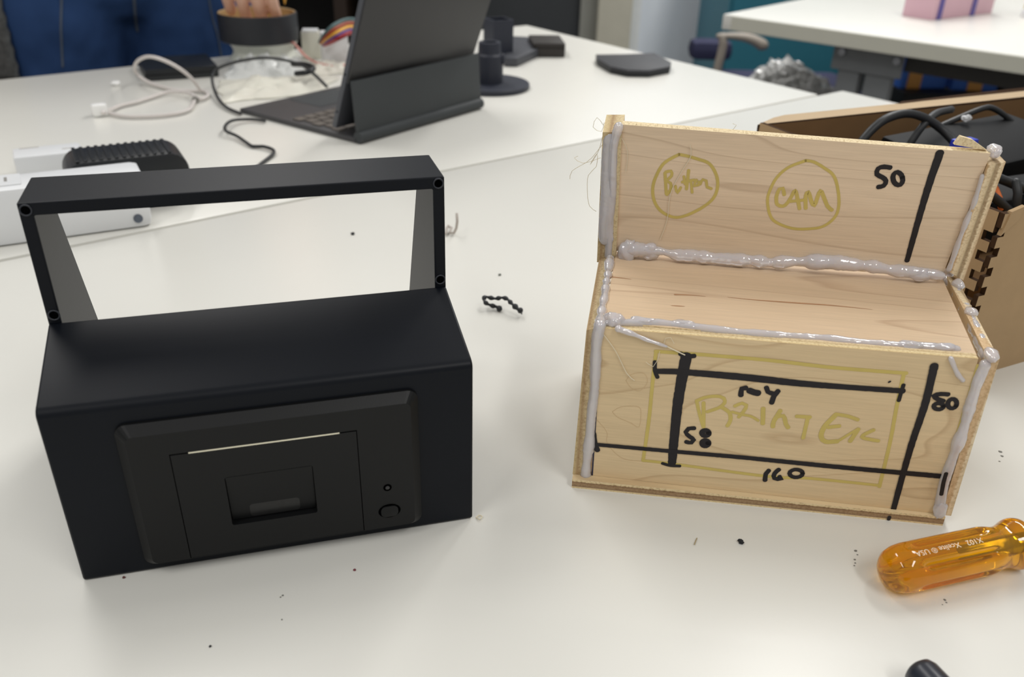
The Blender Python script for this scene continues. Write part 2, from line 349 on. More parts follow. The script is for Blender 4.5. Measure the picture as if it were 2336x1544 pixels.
# printer panel
PX0, PX1, PZ0, PZ1 = .0250, .1402, .0047, .0730
pn = None
YF = -.0052; CH = .0036
bm = B()
o0 = rrect(PX0, PX1, PZ0, PZ1, .0042); o2 = rrect(PX0+CH, PX1-CH, PZ0+CH*.75, PZ1-CH, .0026)
loops = []
for pts, y in ((o0, .0005), (o0, -.0016), (o2, YF)):
    loops.append([bm.verts.new((x, y, z)) for x, z in pts])
for a, b_ in zip(loops[:-1], loops[1:]):
    n = len(a)
    for i in range(n): bm.faces.new((a[i], b_[i], b_[(i+1) % n], a[(i+1) % n]))
DX0, DX1, DZ0, DZ1 = .0430, .1145, PZ0+CH*.75+.0003, .0597
hole = [bm.verts.new((x, YF, z)) for x, z in ((DX0, DZ0), (DX1, DZ0), (DX1, DZ1), (DX0, DZ1))]
he = [bm.edges.new((hole[i], hole[(i+1) % 4])) for i in range(4)]
oe = [bm.edges.get((loops[2][i], loops[2][(i+1) % len(o2)])) for i in range(len(o2))]
bmesh.ops.triangle_fill(bm, edges=he+oe, use_beauty=True)
deep = [bm.verts.new((x, YF+.004, z)) for x, z in ((DX0, DZ0), (DX1, DZ0), (DX1, DZ1), (DX0, DZ1))]
for i in range(4): bm.faces.new((hole[i], deep[i], deep[(i+1) % 4], hole[(i+1) % 4]))
bm.faces.new(deep)
pn = new('printer_panel', bm, BLK_SATIN, hs, 'local')
# paper door with a finger recess
g = .00035
bm = B()
ou = [(DX0+g, DZ0+.0001), (DX1-g, DZ0+.0001), (DX1-g, DZ1-g*1.6), (DX0+g, DZ1-g*1.6)]; inn = rrect(.0614, .0957, .0213, .0455, .0008, 2)
fo = [bm.verts.new((x, YF, z)) for x, z in ou]; bo = [bm.verts.new((x, YF+.0037, z)) for x, z in ou]
fi = [bm.verts.new((x, YF, z)) for x, z in inn]; bi = [bm.verts.new((x, YF+.0036, z)) for x, z in inn]
for i in range(4): bm.faces.new((fo[i], bo[i], bo[(i+1) % 4], fo[(i+1) % 4]))
for i in range(len(inn)): bm.faces.new((fi[i], bi[i], bi[(i+1) % len(inn)], fi[(i+1) % len(inn)]))
E1 = [bm.edges.get((fo[i], fo[(i+1) % 4])) for i in range(4)]+[bm.edges.get((fi[i], fi[(i+1) % len(inn)])) for i in range(len(inn))]
bmesh.ops.triangle_fill(bm, edges=E1, use_beauty=True)
door = new('paper_door', bm, BLK_SATIN, hs, 'local')
bm = B(); prism(bm, [Vector((.0617, YF+.0002, .0452)), Vector((.0954, YF+.0002, .0452)), Vector((.0954, YF+.0030, .0218)), Vector((.0617, YF+.0030, .0218))], Vector((0, .0005, 0)))
flap = new('finger_flap', bm, BLK_SATIN, door, 'local')
bm = B(); prism(bm, [Vector((x, YF+.00105+(.038-z)*.12-.0000, z)) for x, z in rrect(.0690, .0890, .0222, .0290, .0014, 3)], Vector((0, .0004, 0)))
new('clear_catch', bm, mat('smoked_catch', (34, 34, 34), .3, var=.3, vscale=600), door, 'local')
bm = B(); box(bm, (.0500, YF-.0001, DZ1-.0006), (.1075, YF+.002, DZ1-.00005)); new('paper_edge', bm, PAPER, hs, 'local')
for nm, (x, z), (rx, rz), pr in (('led_window', (.1254, .0288), (.0018, .0018), 0), ('feed_button', (.1257, .0163), (.0048, .0036), 1)):
    bm = B(); lathe(bm, [(0, .00008), (1, .00008)], Matrix.Translation((x, YF, z)) @ Matrix.Rotation(math.radians(90), 4, 'X') @ Matrix.Diagonal((rx, rz, 1, 1)), 28)
    new('recess', bm, BLK_GAP, pn, 'local')
    bm = B()
    if pr:
        o_ = rrect(x-.0037, x+.0037, z-.0028, z+.0028, .0022, 6)
        prism(bm, [Vector((a, YF-.0001, c)) for a, c in o_], Vector((0, -.0006, 0)), bev=.0002)
    else:
        lathe(bm, [(.0009, .0001), (.0009, .0003), (.0005, .0006), (0, .0007)], Matrix.Translation((x, YF, z)) @ Matrix.Rotation(math.radians(90), 4, 'X'), 16)
    new(nm, bm, BLK_SATIN if pr else mat('led_lens', (52, 52, 52), .3), hs, 'local', auto=40)

# ------------------------------------------------------------------ plywood mock-up
wf = Frame(.03889, .34566, -.13674)
wb = empty('plywood_mockup', wf.M, 'pale plywood mock-up box glued with hot glue and marked with pen dimensions', 'prototype box')
TB = .005
LEAN = .007/.0654
UPP = ((0, .0804, .087), (0, 1, LEAN))
FRP = ((0, 0, 0), (0, 1, 0))
W_FRONT = wood_face('maple_front', (224, 200, 160), (160, 124, 84), (0, 2), 3.7, 10, .22)
W_UP = wood_face('maple_upper', (231, 209, 181), (164, 136, 106), (0, 2), 9.2, 10, .13)
W_SHELF = wood_face('maple_shelf', (226, 200, 168), (160, 122, 92), (0, 1), 5.3, 9, .07)
W_BASE = wood_face('maple_base', (226, 204, 164), (160, 124, 84), (0, 1), 1.3, 6, .12)
W_SIDE = wood_face('maple_side', (214, 188, 148), (150, 116, 78), (1, 2), 6.1, 6, .2)
E_BASE = ply_edge('ply_edge_base', 2, 0, .0052, [(0, (226, 204, 160)), (.14, (226, 204, 160)), (.2, (150, 124, 96)), (.5, (166, 138, 104)), (.68, (140, 112, 84)), (.76, (224, 202, 158)), (1, (232, 212, 172))])
E_CREAM = ply_edge('ply_edge_cream', 1, 0, .005, [(0, (214, 188, 138)), (.3, (232, 214, 170)), (.6, (206, 182, 140)), (1, (232, 214, 176))])
E_LEFT = ply_edge('ply_edge_left', 0, -.010, -.002, [(0, (214, 196, 154)), (.3, (196, 174, 132)), (.45, (168, 140, 104)), (.7, (206, 186, 146)), (1, (214, 196, 156))])
E_RIGHT = ply_edge('ply_edge_right', 0, .1600, .1695, [(0, (220, 190, 150)), (.25, (206, 176, 136)), (.34, (232, 214, 180)), (.52, (220, 200, 164)), (.6, (168, 148, 118)), (.72, (176, 154, 122)), (.8, (234, 216, 182)), (.93, (220, 196, 160)), (1, (150, 108, 74))])
def wp(pxs, plane): return [wf.on(x, y, *plane) for x, y in pxs]
# base sheet
a = wp([(1304, 1112), (2150, 1199)], ((0, 0, 0), (0, 0, 1)))
X0, Y0, X1, Y1 = a[0].x, a[0].y, a[1].x, a[1].y
bm = B(); prism(bm, [(X0, Y0, 0), (X1, Y1, 0), (X1, .112, 0), (X0, .112, 0)], (0, 0, TB), 0, 1); new('base_sheet', bm, [W_BASE, E_BASE], wb, 'local')
# front panel
fp = wp([(1350, 1085), (2130, 1174), (2232, 818), (1372, 748)], FRP)
fp[0].z = fp[1].z = TB+.0001
ZF0, ZF1 = fp[3].z, fp[2].z
bm = B(); prism(bm, fp, (0, .0046, 0), 0, 1); new('front_panel', bm, [W_FRONT, E_CREAM], wb, 'local')
# shelf
ZS = .0852
sh = wp([(1377, 728), (2212, 792), (2150, 635), (1405, 578)], ((0, 0, ZS), (0, 0, 1)))
bm = B(); prism(bm, [Vector((sh[0].x, .0047, ZS)), Vector((sh[1].x+.001, .0047, ZS)), Vector((sh[2].x, .0862, ZS)), Vector((sh[3].x, .0862, ZS))], (0, 0, -.004), 0, 1); new('shelf_panel', bm, [W_SHELF, E_CREAM], wb, 'local')
# brown mineral streaks are part of the shelf veneer
STREAK = mat('mineral_streak', (178, 134, 98), .6, var=.15, vscale=200)
def stroke(bm, pts, width, off, step=.0012):
    """flat pen stroke lying on a surface: local points, width in m (or taper function), off = lift vector"""
    pts = resample(pts, step) if len(pts) > 1 else [Vector(pts[0]), Vector(pts[0])+Vector((1e-5, 0, 0))]
    off = Vector(off); nrm = off.normalized(); n = len(pts); lo = []; hi = []
    for i, p in enumerate(pts):
        t = (pts[min(i+1, n-1)]-pts[max(i-1, 0)])
        t = t.normalized() if t.length > 1e-9 else Vector((1, 0, 0))
        s_ = t.cross(nrm).normalized(); wd = (width(i/(n-1)) if callable(width) else width)*.5
        j1 = 1+.10*noise.noise(p*900); j2 = 1+.10*noise.noise(p*900+Vector((7, 3, 1)))
        lo.append(bm.verts.new(p+off-s_*wd*j1)); hi.append(bm.verts.new(p+off+s_*wd*j2))
    for i in range(n-1): bm.faces.new((lo[i], lo[i+1], hi[i+1], hi[i]))
    for i, sg in ((0, -1), (n-1, 1)):
        p = pts[i]; t = (pts[min(i+1, n-1)]-pts[max(i-1, 0)]); t = t.normalized() if t.length > 1e-9 else Vector((1, 0, 0))
        s_ = t.cross(nrm).normalized(); wd = (width(i/(n-1)) if callable(width) else width)*.5; ring = []
        for k in range(7):
            a_ = math.pi*k/6; ring.append(bm.verts.new(p+off+s_*wd*math.cos(a_)+t*sg*wd*math.sin(a_)*.8))
        bm.faces.new(ring)
def pen(name, strokes, plane, off, m, label=None, close=()):
    bm = B()
    for si, (wd, pts) in enumerate(strokes): stroke(bm, wp(pts, plane), wd*.001 if not callable(wd) else wd, Vector(off)*((2.2 if m is INK else 1)*(1+.05*si)))
    o = new(name, bm, m, wb, 'local')
    if label: o['label'] = label
    return o
SHP = ((0, 0, ZS), (0, 0, 1))
for wd_, pt_ in [(lambda t: .0011*math.sin(math.pi*min(1, t*1.02))+.0002, [(1660, 678), (1720, 684), (1800, 690), (1900, 697), (1990, 706)]), (lambda t: .0012*(1-t)+.0002, [(1540, 672), (1570, 673), (1610, 676)]), (lambda t: .0011*(1-t)+.0002, [(1397, 632), (1415, 634), (1440, 637)]), (lambda t: .0007*math.sin(math.pi*t)+.0002, [(1530, 697), (1562, 699)])]:
    pen('grain_streak', [(wd_, pt_)], SHP, (0, 0, .00008), STREAK)
KNOT = mat('knot_line', (206, 178, 136), .6, var=.1)
for pt_ in ([(1428, 868), (1440, 854), (1468, 851), (1477, 871), (1460, 891), (1440, 885), (1428, 868)], [(1397, 939), (1417, 928), (1457, 928), (1462, 948), (1457, 974), (1440, 965), (1408, 951), (1397, 939)], [(1362, 958), (1384, 985), (1386, 1012), (1420, 1045), (1470, 1052)]):
    pen('knot_line', [(lambda t: .0003, pt_)], FRP, (0, -.00006, 0), KNOT)
# upper panel, leaning a little forward
upq = wp([(1405, 572), (2150, 628), (2260, 350), (1420, 284)], UPP)
bm = B(); prism(bm, upq, (0, .0048, .0005), 0, 1); new('upper_panel', bm, [W_UP, E_CREAM], wb, 'local')
# side pieces
ls = wp([(1306, 1086), (1344, 1085), (1366, 745), (1338, 752)], FRP); ls[0].z = ls[1].z = TB+.0001
bm = B(); prism(bm, [Vector((p.x, -.0006, p.z)) for p in ls], (0, .111, -.0), 0, 0)
for f in bm.faces: f.material_index = 1 if abs(f.normal.x) < .5 else 0
o = new('side_panel', bm, [W_SIDE, E_LEFT], wb, 'local')
def setmat(o, axis=0):
    for p in o.data.polygons: p.material_index = 0 if abs(p.normal[axis]) > .7 else 1
setmat(o)
lu = wp([(1362, 596), (1405, 594), (1419, 300), (1375, 300)], UPP)
bm = B(); prism(bm, [p+Vector((0, -.0012, 0)) for p in lu], (0, .030, .0008)); o = new('upper_side_strip', bm, [W_SIDE, E_LEFT], wb, 'local'); setmat(o)
rs = wp([(2148, 1168), (2173, 1163), (2281, 812), (2246, 838)], FRP); rs[0].z = rs[1].z = TB+.0001
rs[3].x = max(rs[3].x, ls[0].x+.1665); rs[2].z = rs[3].z = .0868
bm = B(); prism(bm, [Vector((p.x, -.0006, p.z)) for p in rs], (.0052, .0850, 0)); o = new('side_panel', bm, [W_SIDE, E_RIGHT], wb, 'local'); setmat(o)
ru = wp([(2159, 614), (2196, 636), (2291, 366), (2252, 374)], UPP)
bm = B(); prism(bm, [p+Vector((0, -.0022, 0)) for p in ru], (0, .020, .0006)); o = new('upper_side_strip', bm, [W_SIDE, E_RIGHT], wb, 'local'); setmat(o)
# torn splinter on the top edge
sp_ = wp([(2180, 333), (2255, 346), (2222, 322), (2195, 314)], UPP)
bm = B(); prism(bm, [p+Vector((0, .002, 0)) for p in sp_], (0, .0028, 0)); new('splinter', bm, E_CREAM, wb, 'local')

# pen marks
FO = (0, -.00012, 0); UO = Vector((0, -1, -LEAN)).normalized()*.00012
def ell(cx_, cy_, rx, ry, a0=0, a1=360, n=14, rot=0):
    out = []
    for k in range(n+1):
        a = math.radians(a0+(a1-a0)*k/n); x = rx*math.cos(a); y = ry*math.sin(a)
        out.append((cx_+x*math.cos(rot)-y*math.sin(rot), cy_+x*math.sin(rot)+y*math.cos(rot)))
    return out
pen('dimension_lines', [
    (lambda t: .0050-.0011*t, [(1566, 812), (1558, 850), (1545, 930), (1533, 1054)]),
    (2.2, [(1552, 806), (1567, 812), (1584, 811)]), (1.6, [(1511, 1056), (1530, 1061), (1551, 1062)]),
    (lambda t: .0026+.0008*math.sin(math.pi*min(1, t*1.3)), [(1498, 846), (1560, 848), (1700, 860), (1850, 876), (2060, 891)]),
    (1.8, [(1494, 824), (1494, 845), (1500, 860)]), (1.7, [(2061, 877), (2056, 892), (2050, 913)]),
    (.8, [(2027, 871), (2031, 869)]),
    (lambda t: .0020+.0006*t, [(1360, 1013), (1540, 1029), (1700, 1043), (1900, 1063), (2144, 1085)]),
    (2.6, [(1354, 988), (1357, 1010), (1363, 1026)]),
    (lambda t: .0034-.0010*t, [(2131, 833), (2110, 920), (2080, 1010), (2057, 1090), (2037, 1164)]),
], FRP, FO, INK, 'black marker dimension lines')
pen('side_tick', [(1.8, [(2158, 1079), (2152, 1100), (2147, 1127)])], ((0, -.0032, 0), (0, 1, 0)), FO, INK)
pen('pencil_edge', [(.7, [(1372, 752), (1367, 830), (1360, 940), (1351, 1083)])], FRP, FO, INK_BLUE, 'dark blue edge line')
pen('base_mark', [(1.6, [(2029, 1178), (2027, 1184)])], ((0, Y0+(Y1-Y0)*.86-.0002, 0), (0, 1, 0)), FO, INK)
for lab_, st_ in (('104', [(2.4, [(1702, 884), (1692, 886), (1690, 901)]), (3.0, [(1709, 890), (1720, 894), (1730, 896)]), (2.2, [(1748, 883), (1752, 893), (1764, 897)]), (2.3, [(1775, 891), (1766, 902), (1760, 918)])]),
    ('58', [(2.1, [(1584, 976), (1571, 977), (1564, 985), (1573, 995), (1583, 1002), (1577, 1009), (1565, 1007)]), (2.5, ell(1609, 987, 8, 6)), (2.7, ell(1609, 1010, 7, 6))]),
    ('160', [(2.1, [(1754, 1072), (1747, 1080), (1745, 1095)]), (2.1, [(1777, 1070), (1767, 1079), (1766, 1090), (1783, 1092), (1778, 1086)]), (2.0, ell(1816, 1079, 15, 9))]),
    ('80', [(2.1, [(2163, 899), (2145, 898), (2129, 902), (2140, 910), (2152, 914)]), (2.0, ell(2141, 926, 11, 7)), (2.0, ell(2172, 920, 10, 11, rot=.5))])):
    pen('dimension_number', st_, FRP, FO, INK, 'black handwritten number '+lab_)
pen('dimension_number', [(2.2, [(2031, 382), (2016, 380), (2003, 384), (2000, 397), (2013, 404), (2021, 412), (2016, 423), (2003, 426)]), (2.2, ell(2048, 407, 11, 15, rot=-.25)),
    (lambda t: .0036-.0012*t, [(2144, 348), (2116, 430), (2091, 515), (2069, 594)])], UPP, UO, INK, 'black handwritten 50 with its line')
pen('printer_outline', [
    (1.7, [(1495, 801), (1620, 810), (1760, 822), (1900, 838), (2068, 851)]), (1.6, [(2062, 852), (2045, 930), (2030, 1010), (2006, 1110)]),
    (1.5, [(1466, 1050), (1530, 1057), (1750, 1086), (1850, 1091), (2008, 1107)]), (1.6, [(1496, 806), (1488, 880), (1480, 960), (1467, 1050)]),
    (1.0, [(2230, 832), (2166, 1045), (2131, 1168)])], FRP, FO, YELLOW, 'yellow marker rectangle')
pen('printer_lettering', [
    (1.5, [(1589, 914), (1596, 945), (1604, 972)]), (1.7, [(1605, 918), (1605, 974)]),
    (1.6, [(1589, 914), (1612, 905), (1643, 904), (1654, 914), (1643, 928), (1613, 939)]), (1.8, [(1646, 928), (1664, 941), (1666, 959), (1659, 971)]),
    (1.6, [(1676, 926), (1693, 919), (1703, 924), (1697, 937), (1685, 951)]), (1.3, [(1670, 939), (1693, 945), (1713, 949), (1730, 959)]),
    (2.0, [(1741, 931), (1740, 966)]), (2.0, [(1780, 936), (1765, 961), (1763, 973)]), (1.9, [(1771, 951), (1787, 948), (1793, 967), (1798, 975)]),
    (1.8, [(1817, 949), (1848, 951)]), (1.7, [(1843, 952), (1832, 999)]),
    (2.2, [(1906, 946), (1880, 974), (1873, 996), (1884, 1007), (1910, 1006)]), (1.7, [(1906, 944), (1935, 949), (1957, 957)]), (1.8, [(1889, 974), (1915, 971)]),
    (1.9, [(1958, 978), (1939, 1006)]), (1.3, [(1914, 1004), (1940, 988), (1957, 978)]), (1.7, [(1993, 980), (1966, 996), (2004, 1005)])], FRP, FO, YELLOW, 'yellow handwritten word PRINTER')
BTN = [(1549, 352), (1516, 371), (1498, 399), (1489, 429), (1493, 459), (1509, 482), (1537, 495), (1565, 491), (1602, 473), (1627, 452), (1637, 426), (1634, 399), (1618, 373), (1590, 362), (1565, 355), (1549, 352)]
CAMC = [(1838, 366), (1798, 382), (1771, 406), (1754, 440), (1751, 463), (1757, 491), (1771, 507), (1805, 520), (1838, 522), (1875, 517), (1902, 498), (1913, 473), (1912, 436), (1902, 401), (1879, 382), (1856, 369), (1838, 366)]
pen('button_circle', [(1.5, BTN)], UPP, UO, YELLOW, 'yellow circle drawn for the button')
pen('camera_circle', [(1.4, CAMC)], UPP, UO, YELLOW, 'yellow circle drawn for the camera')
pen('button_lettering', [
    (1.5, [(1517, 394), (1520, 442)]), (1.5, [(1519, 392), (1531, 390), (1532, 401), (1521, 412), (1530, 418), (1530, 432), (1521, 444)]),
    (1.3, [(1541, 424), (1545, 440), (1553, 427)]), (1.5, [(1571, 388), (1566, 431)]), (1.3, [(1560, 402), (1563, 420)]), (1.4, [(1556, 415), (1584, 410)]), (1.3, [(1576, 412), (1579, 439)]),
    (1.5, [(1589, 410), (1583, 424), (1593, 422), (1595, 414)]), (1.4, [(1597, 420), (1603, 409), (1611, 412), (1613, 426), (1623, 430)])], UPP, UO, YELLOW, 'yellow handwritten word Button')
pen('camera_lettering', [
    (1.7, [(1789, 444), (1786, 429), (1778, 431), (1771, 449), (1773, 466), (1786, 470), (1796, 463), (1805, 449), (1814, 434), (1820, 456), (1824, 476)]), (1.5, [(1803, 459), (1833, 456)]),
    (1.8, [(1838, 475), (1838, 447), (1844, 437), (1851, 459), (1858, 469), (1865, 449), (1872, 434), (1879, 449), (1888, 470), (1898, 479)])], UPP, UO, YELLOW, 'yellow handwritten word CAM')

# hot glue
def glue(name, pts, r, seed, amp=.35, squash=None, freq=260, ns=12):
    """local points; lumpy bead"""
    P_ = resample(pts, .0012); n = len(P_); rv = r(.5) if callable(r) else r
    P2 = [p+Vector((noise.noise(p*freq*.5+Vector((seed, 0, 0))), noise.noise(p*freq*.5+Vector((0, seed, 3))), noise.noise(p*freq*.5+Vector((5, 0, seed)))))*rv*.25 for p in P_]
    rf = (lambda t: (r(t) if callable(r) else r)*(1+amp*noise.noise(P_[min(n-1, int(t*(n-1)+.5))]*freq+Vector((seed, seed, seed)))*1.4+.10*noise.noise(P_[min(n-1, int(t*(n-1)+.5))]*650))) 
    bm = B(); tube(bm, P2, rf, ns, squash=squash); return new(name, bm, GLUE, wb, 'local', smooth=True)
def shift(ps, v): return [p+Vector(v) for p in ps]
glue('glue_bead', shift(wp([(1424, 572), (1445, 568), (1500, 570), (1560, 581), (1650, 588), (1760, 597), (1870, 596), (1960, 604), (2050, 616), (2146, 628)], UPP), (0, -.0012, .0002)), .0030, 1, .42, freq=150)
for i, (px, py, r_, sq) in enumerate([(1432, 572, .0052, (.9, .7, 1.25)), (1482, 570, .0044, (1.2, .7, 1.0)), (1872, 592, .0036, (1.6, .7, .8)), (2095, 622, .0042, (1.7, .7, .8))]):
    bm = B(); p = wp([(px, py)], UPP)[0]; blob(bm, p+Vector((0, -.0015, 0)), r_, 3, .18, i*3.1, sq); new('glue_blob', bm, GLUE, wb, 'local', smooth=True)
glue('glue_bead', shift(wp([(1384, 738), (1440, 738), (1500, 738), (1560, 745), (1640, 754), (1750, 764), (1900, 775), (2050, 788), (2184, 798)], SHP), (0, .0006, -.0003)), .0019, 4, .3, freq=110)
for i, (px, py, r_, sq) in enumerate([(1402, 733, .0046, (1, 1, .7)), (1466, 736, .0030, (2.4, .8, .6)), (1560, 742, .0028, (2.2, .8, .6)), (2080, 791, .0030, (1.8, .8, .7)), (2150, 796, .0030, (2.2, .7, .7))]):
    bm = B(); p = wp([(px, py)], SHP)[0]; blob(bm, p+Vector((0, .0006, .0004)), r_, 3, .2, 20+i*2.3, sq); new('glue_blob', bm, GLUE, wb, 'local', smooth=True)
glue('glue_seam', wp([(1368, 742), (1360, 790), (1357, 860), (1352, 930), (1344, 1000), (1340, 1050), (1337, 1082)], FRP), .0025, 7, .25, freq=120)
glue('glue_seam', shift(wp([(1412, 288), (1402, 330), (1398, 400), (1394, 470), (1390, 540), (1388, 585)], UPP), (0, -.0006, 0)), .0022, 9, .15, freq=90)
glue('glue_smear', shift(wp([(1392, 318), (1388, 380), (1384, 450), (1380, 510), (1384, 545)], UPP), (0, -.0014, 0)), .0037, 10, .10, ((0, 1, 0), .22), 60)
glue('glue_seam', wp([(1391, 590), (1386, 625), (1380, 665), (1374, 705), (1368, 742)], SHP), .0021, 12, .35, freq=180)
glue('glue_seam', wp([(2248, 832), (2232, 870), (2216, 920), (2194, 985), (2172, 1050), (2154, 1105), (2140, 1164)], FRP), .0024, 15, .3, freq=120)
glue('glue_seam', shift(wp([(2156, 632), (2178, 668), (2200, 705), (2222, 755), (2242, 806)], SHP), (.0015, 0, -.001)), .0026, 17, .25, freq=120)
glue('glue_seam', shift(wp([(2240, 400), (2222, 460), (2200, 510), (2182, 560), (2163, 612)], UPP), (0, -.0012, 0)), .0012, 19, .3, freq=150)
RT_PL = ((0, 0, .0868), (0, 0, 1))
for i, (px, py, r_, sq, pl) in enumerate([(2262, 814, .0040, (.75, 1.2, .7), RT_PL), (2186, 652, .0036, (.8, 1.2, .7), RT_PL), (2216, 716, .0032, (.9, 1.1, .7), RT_PL), (2163, 622, .0034, (1, 1, 1), RT_PL), (2274, 350, .0036, (.9, 1.2, .8), UPP)]):
    bm = B(); p = wp([(px, py)], pl)[0]; blob(bm, p+(Vector((0, .004, 0)) if pl is UPP else Vector((0, .001, .0004))), r_, 3, .12, 40+i*2.3, sq); new('glue_blob', bm, GLUE, wb, 'local', smooth=True)
bm = B(); p = wp([(2148, 1160)], FRP)[0]; blob(bm, p+Vector((-.001, -.001, 0)), .0042, 3, .15, 60, (.7, .5, 1.3)); new('glue_blob', bm, GLUE, wb, 'local', smooth=True)
glue('glue_drip', shift(wp([(2168, 816), (2176, 835), (2184, 852), (2196, 866)], FRP), (0, -.0006, 0)), .0011, 23, .4)
glue('glue_drip', shift(wp([(1410, 748), (1450, 762), (1480, 774), (1520, 788)], FRP), (0, -.0008, 0)), lambda t: .0016*(1-.7*t), 25, .3)
hairs = [(FRP, [(1372, 755), (1405, 800), (1430, 850), (1447, 866)], .00018), (FRP, [(1520, 788), (1545, 800), (1562, 808)], .0003), (FRP, [(1505, 800), (1500, 820), (1490, 835), (1478, 828), (1474, 824)], .00013),
         (FRP, [(1513, 788), (1518, 770), (1530, 768), (1538, 782)], .00012), (UPP, [(1574, 330), (1576, 355), (1552, 395), (1530, 440), (1522, 500), (1506, 545)], .00018), (UPP, [(1416, 310), (1432, 345), (1428, 390)], .00015)]
for pl, pts, r_ in hairs:
    bm = B(); tube(bm, shift(wp(pts, pl), (0, -.0006, 0)), r_, 5, .002); new('glue_thread', bm, GLUE_HAIR, wb, 'local')
for pts in ([(1376, 285), (1362, 268), (1353, 290), (1372, 300), (1378, 280)], [(1374, 330), (1350, 360), (1338, 370), (1305, 390), (1300, 408)], [(1376, 305), (1365, 345), (1346, 376), (1362, 350), (1360, 380), (1342, 400), (1340, 440), (1345, 470), (1360, 482)], [(1370, 360), (1330, 372), (1310, 360), (1318, 356)], [(1672, 296), (1680, 285), (1672, 282)], [(2255, 344), (2263, 332), (2272, 338), (2266, 350)]):
    bm = B(); tube(bm, wp(pts, UPP), .00013, 5, .002); new('glue_thread', bm, GLUE_HAIR, wb, 'local')
bm = B()
for k in range(70):
    x = random.uniform(1430, 2240); y = 284+(x-1420)*(350-284)/840
    p = wp([(x, y)], UPP)[0]+Vector((0, .001, 0)); q = p+Vector((random.uniform(-.0008, .0008), random.uniform(-.0006, .0006), random.uniform(.0003, .0011)))
    tube(bm, [p, q], .00009, 4, round_ends=False)
fz = new('wood_fibres', bm, E_CREAM, wb, 'local'); fz['kind'] = 'stuff'

# ------------------------------------------------------------------ screwdriver
sa = at(2016, 1306, .0102); sb = at(2330, 1237, .0108); sd = (sb-sa); SL = sd.length; sd.normalize()
SM = axis_matrix(sa, sd)
sw = empty('screwdriver', Matrix.Translation(Vector((sa.x, sa.y, 0))), 'screwdriver with a clear amber fluted handle beside the plywood box', 'screwdriver')
AMBER = mat('amber_acetate', (255, 184, 22), .03, var=.02, trans=.88, ior=1.47, spec=.5)
prf = [(0, 0), (.0035, .0004), (.0065, .0016), (.0086, .0038), (.0099, .0072), (.0104, .011)]
n = 22
for i in range(n): prf.append((.0104, .011+(SL*.70-.011)*(i+1)/n))
prf += [(.0101, SL*.74), (.0094, SL*.78), (.0090, SL*.82), (.0094, SL*.87), (.0108, SL*.92), (.0112, SL*.95), (.0110, SL*.975), (.0098, SL*.995), (.0040, SL), (0, SL)]
def flute(a, i):
    z = prf[i][1]; t = min(1, max(0, (z-.010)/.006))*min(1, max(0, (SL*.78-z)/.008)); t = t*t*(3-2*t)
    q = .5+.5*math.cos(6*(a-.35)); return 1-.23*t*q**4
bm = B(); lathe(bm, prf, SM, 96, rad=flute); new('handle', bm, AMBER, sw, smooth=True)
bm = B(); lathe(bm, [(0, SL*.50), (.0026, SL*.50), (.0026, SL+.0001), (.0026, SL+.075), (.0018, SL+.08), (0, SL+.081)], SM, 20); new('shaft', bm, STEEL, sw, auto=40)
tcu = bpy.data.curves.new('print', 'FONT'); tcu.body = 'X102   Xcelite \u00ae USA'; tcu.size = .0042; tcu.resolution_u = 3
to = bpy.data.objects.new('tmp', tcu); COL.objects.link(to); dg = bpy.context.evaluated_depsgraph_get(); tm = bpy.data.meshes.new_from_object(to.evaluated_get(dg))
bpy.data.objects.remove(to)
bm = B(); bm.from_mesh(tm); xs = [v.co.x for v in bm.verts]; tw = max(xs)
Si = SM.inverted(); camd = (SM.to_3x3().inverted() @ (EYE-(sa+sd*SL*.45))); ca = math.atan2(camd.y, camd.x)
upd = SM.to_3x3().inverted() @ Vector((0, 0, 1)); ua = math.atan2(upd.y, upd.x)
dA = (ua-ca+math.pi) % (2*math.pi)-math.pi; sgn = 1 if dA > 0 else -1
for v in bm.verts:
    zz = SL*.62-(v.co.x/tw)*SL*.47; an = ca+sgn*.42-sgn*(v.co.y-.0015)*.8/.0104
    v.co = SM @ Vector((math.cos(an)*.01048, math.sin(an)*.01048, zz))
new('print', bm, mat('white_print', (240, 225, 200), .6), sw)

# marker cap at the lower edge
pa = at(2088, 1522, .007); pb = at(2215, 1660, .007)
mk = empty('marker_pen', Matrix.Translation((pa.x, pa.y, 0)), 'black marker pen end poking in at the lower right edge', 'pen')
bm = B(); Lp = (pb-pa).length; lathe(bm, [(0, 0), (.0040, .0004), (.0058, .0016), (.0066, .004), (.0068, .02), (.0070, Lp*.99)], axis_matrix(pa, pb-pa), 32); new('cap', bm, mat('navy_black_plastic', (40, 44, 54), .32), mk, auto=50)
bm = B(); lathe(bm, [(.0062, Lp*.985), (.0062, Lp+.07), (.0045, Lp+.075), (0, Lp+.075)], axis_matrix(pa, pb-pa), 32); new('barrel', bm, BLK_PLASTIC, mk, auto=50)

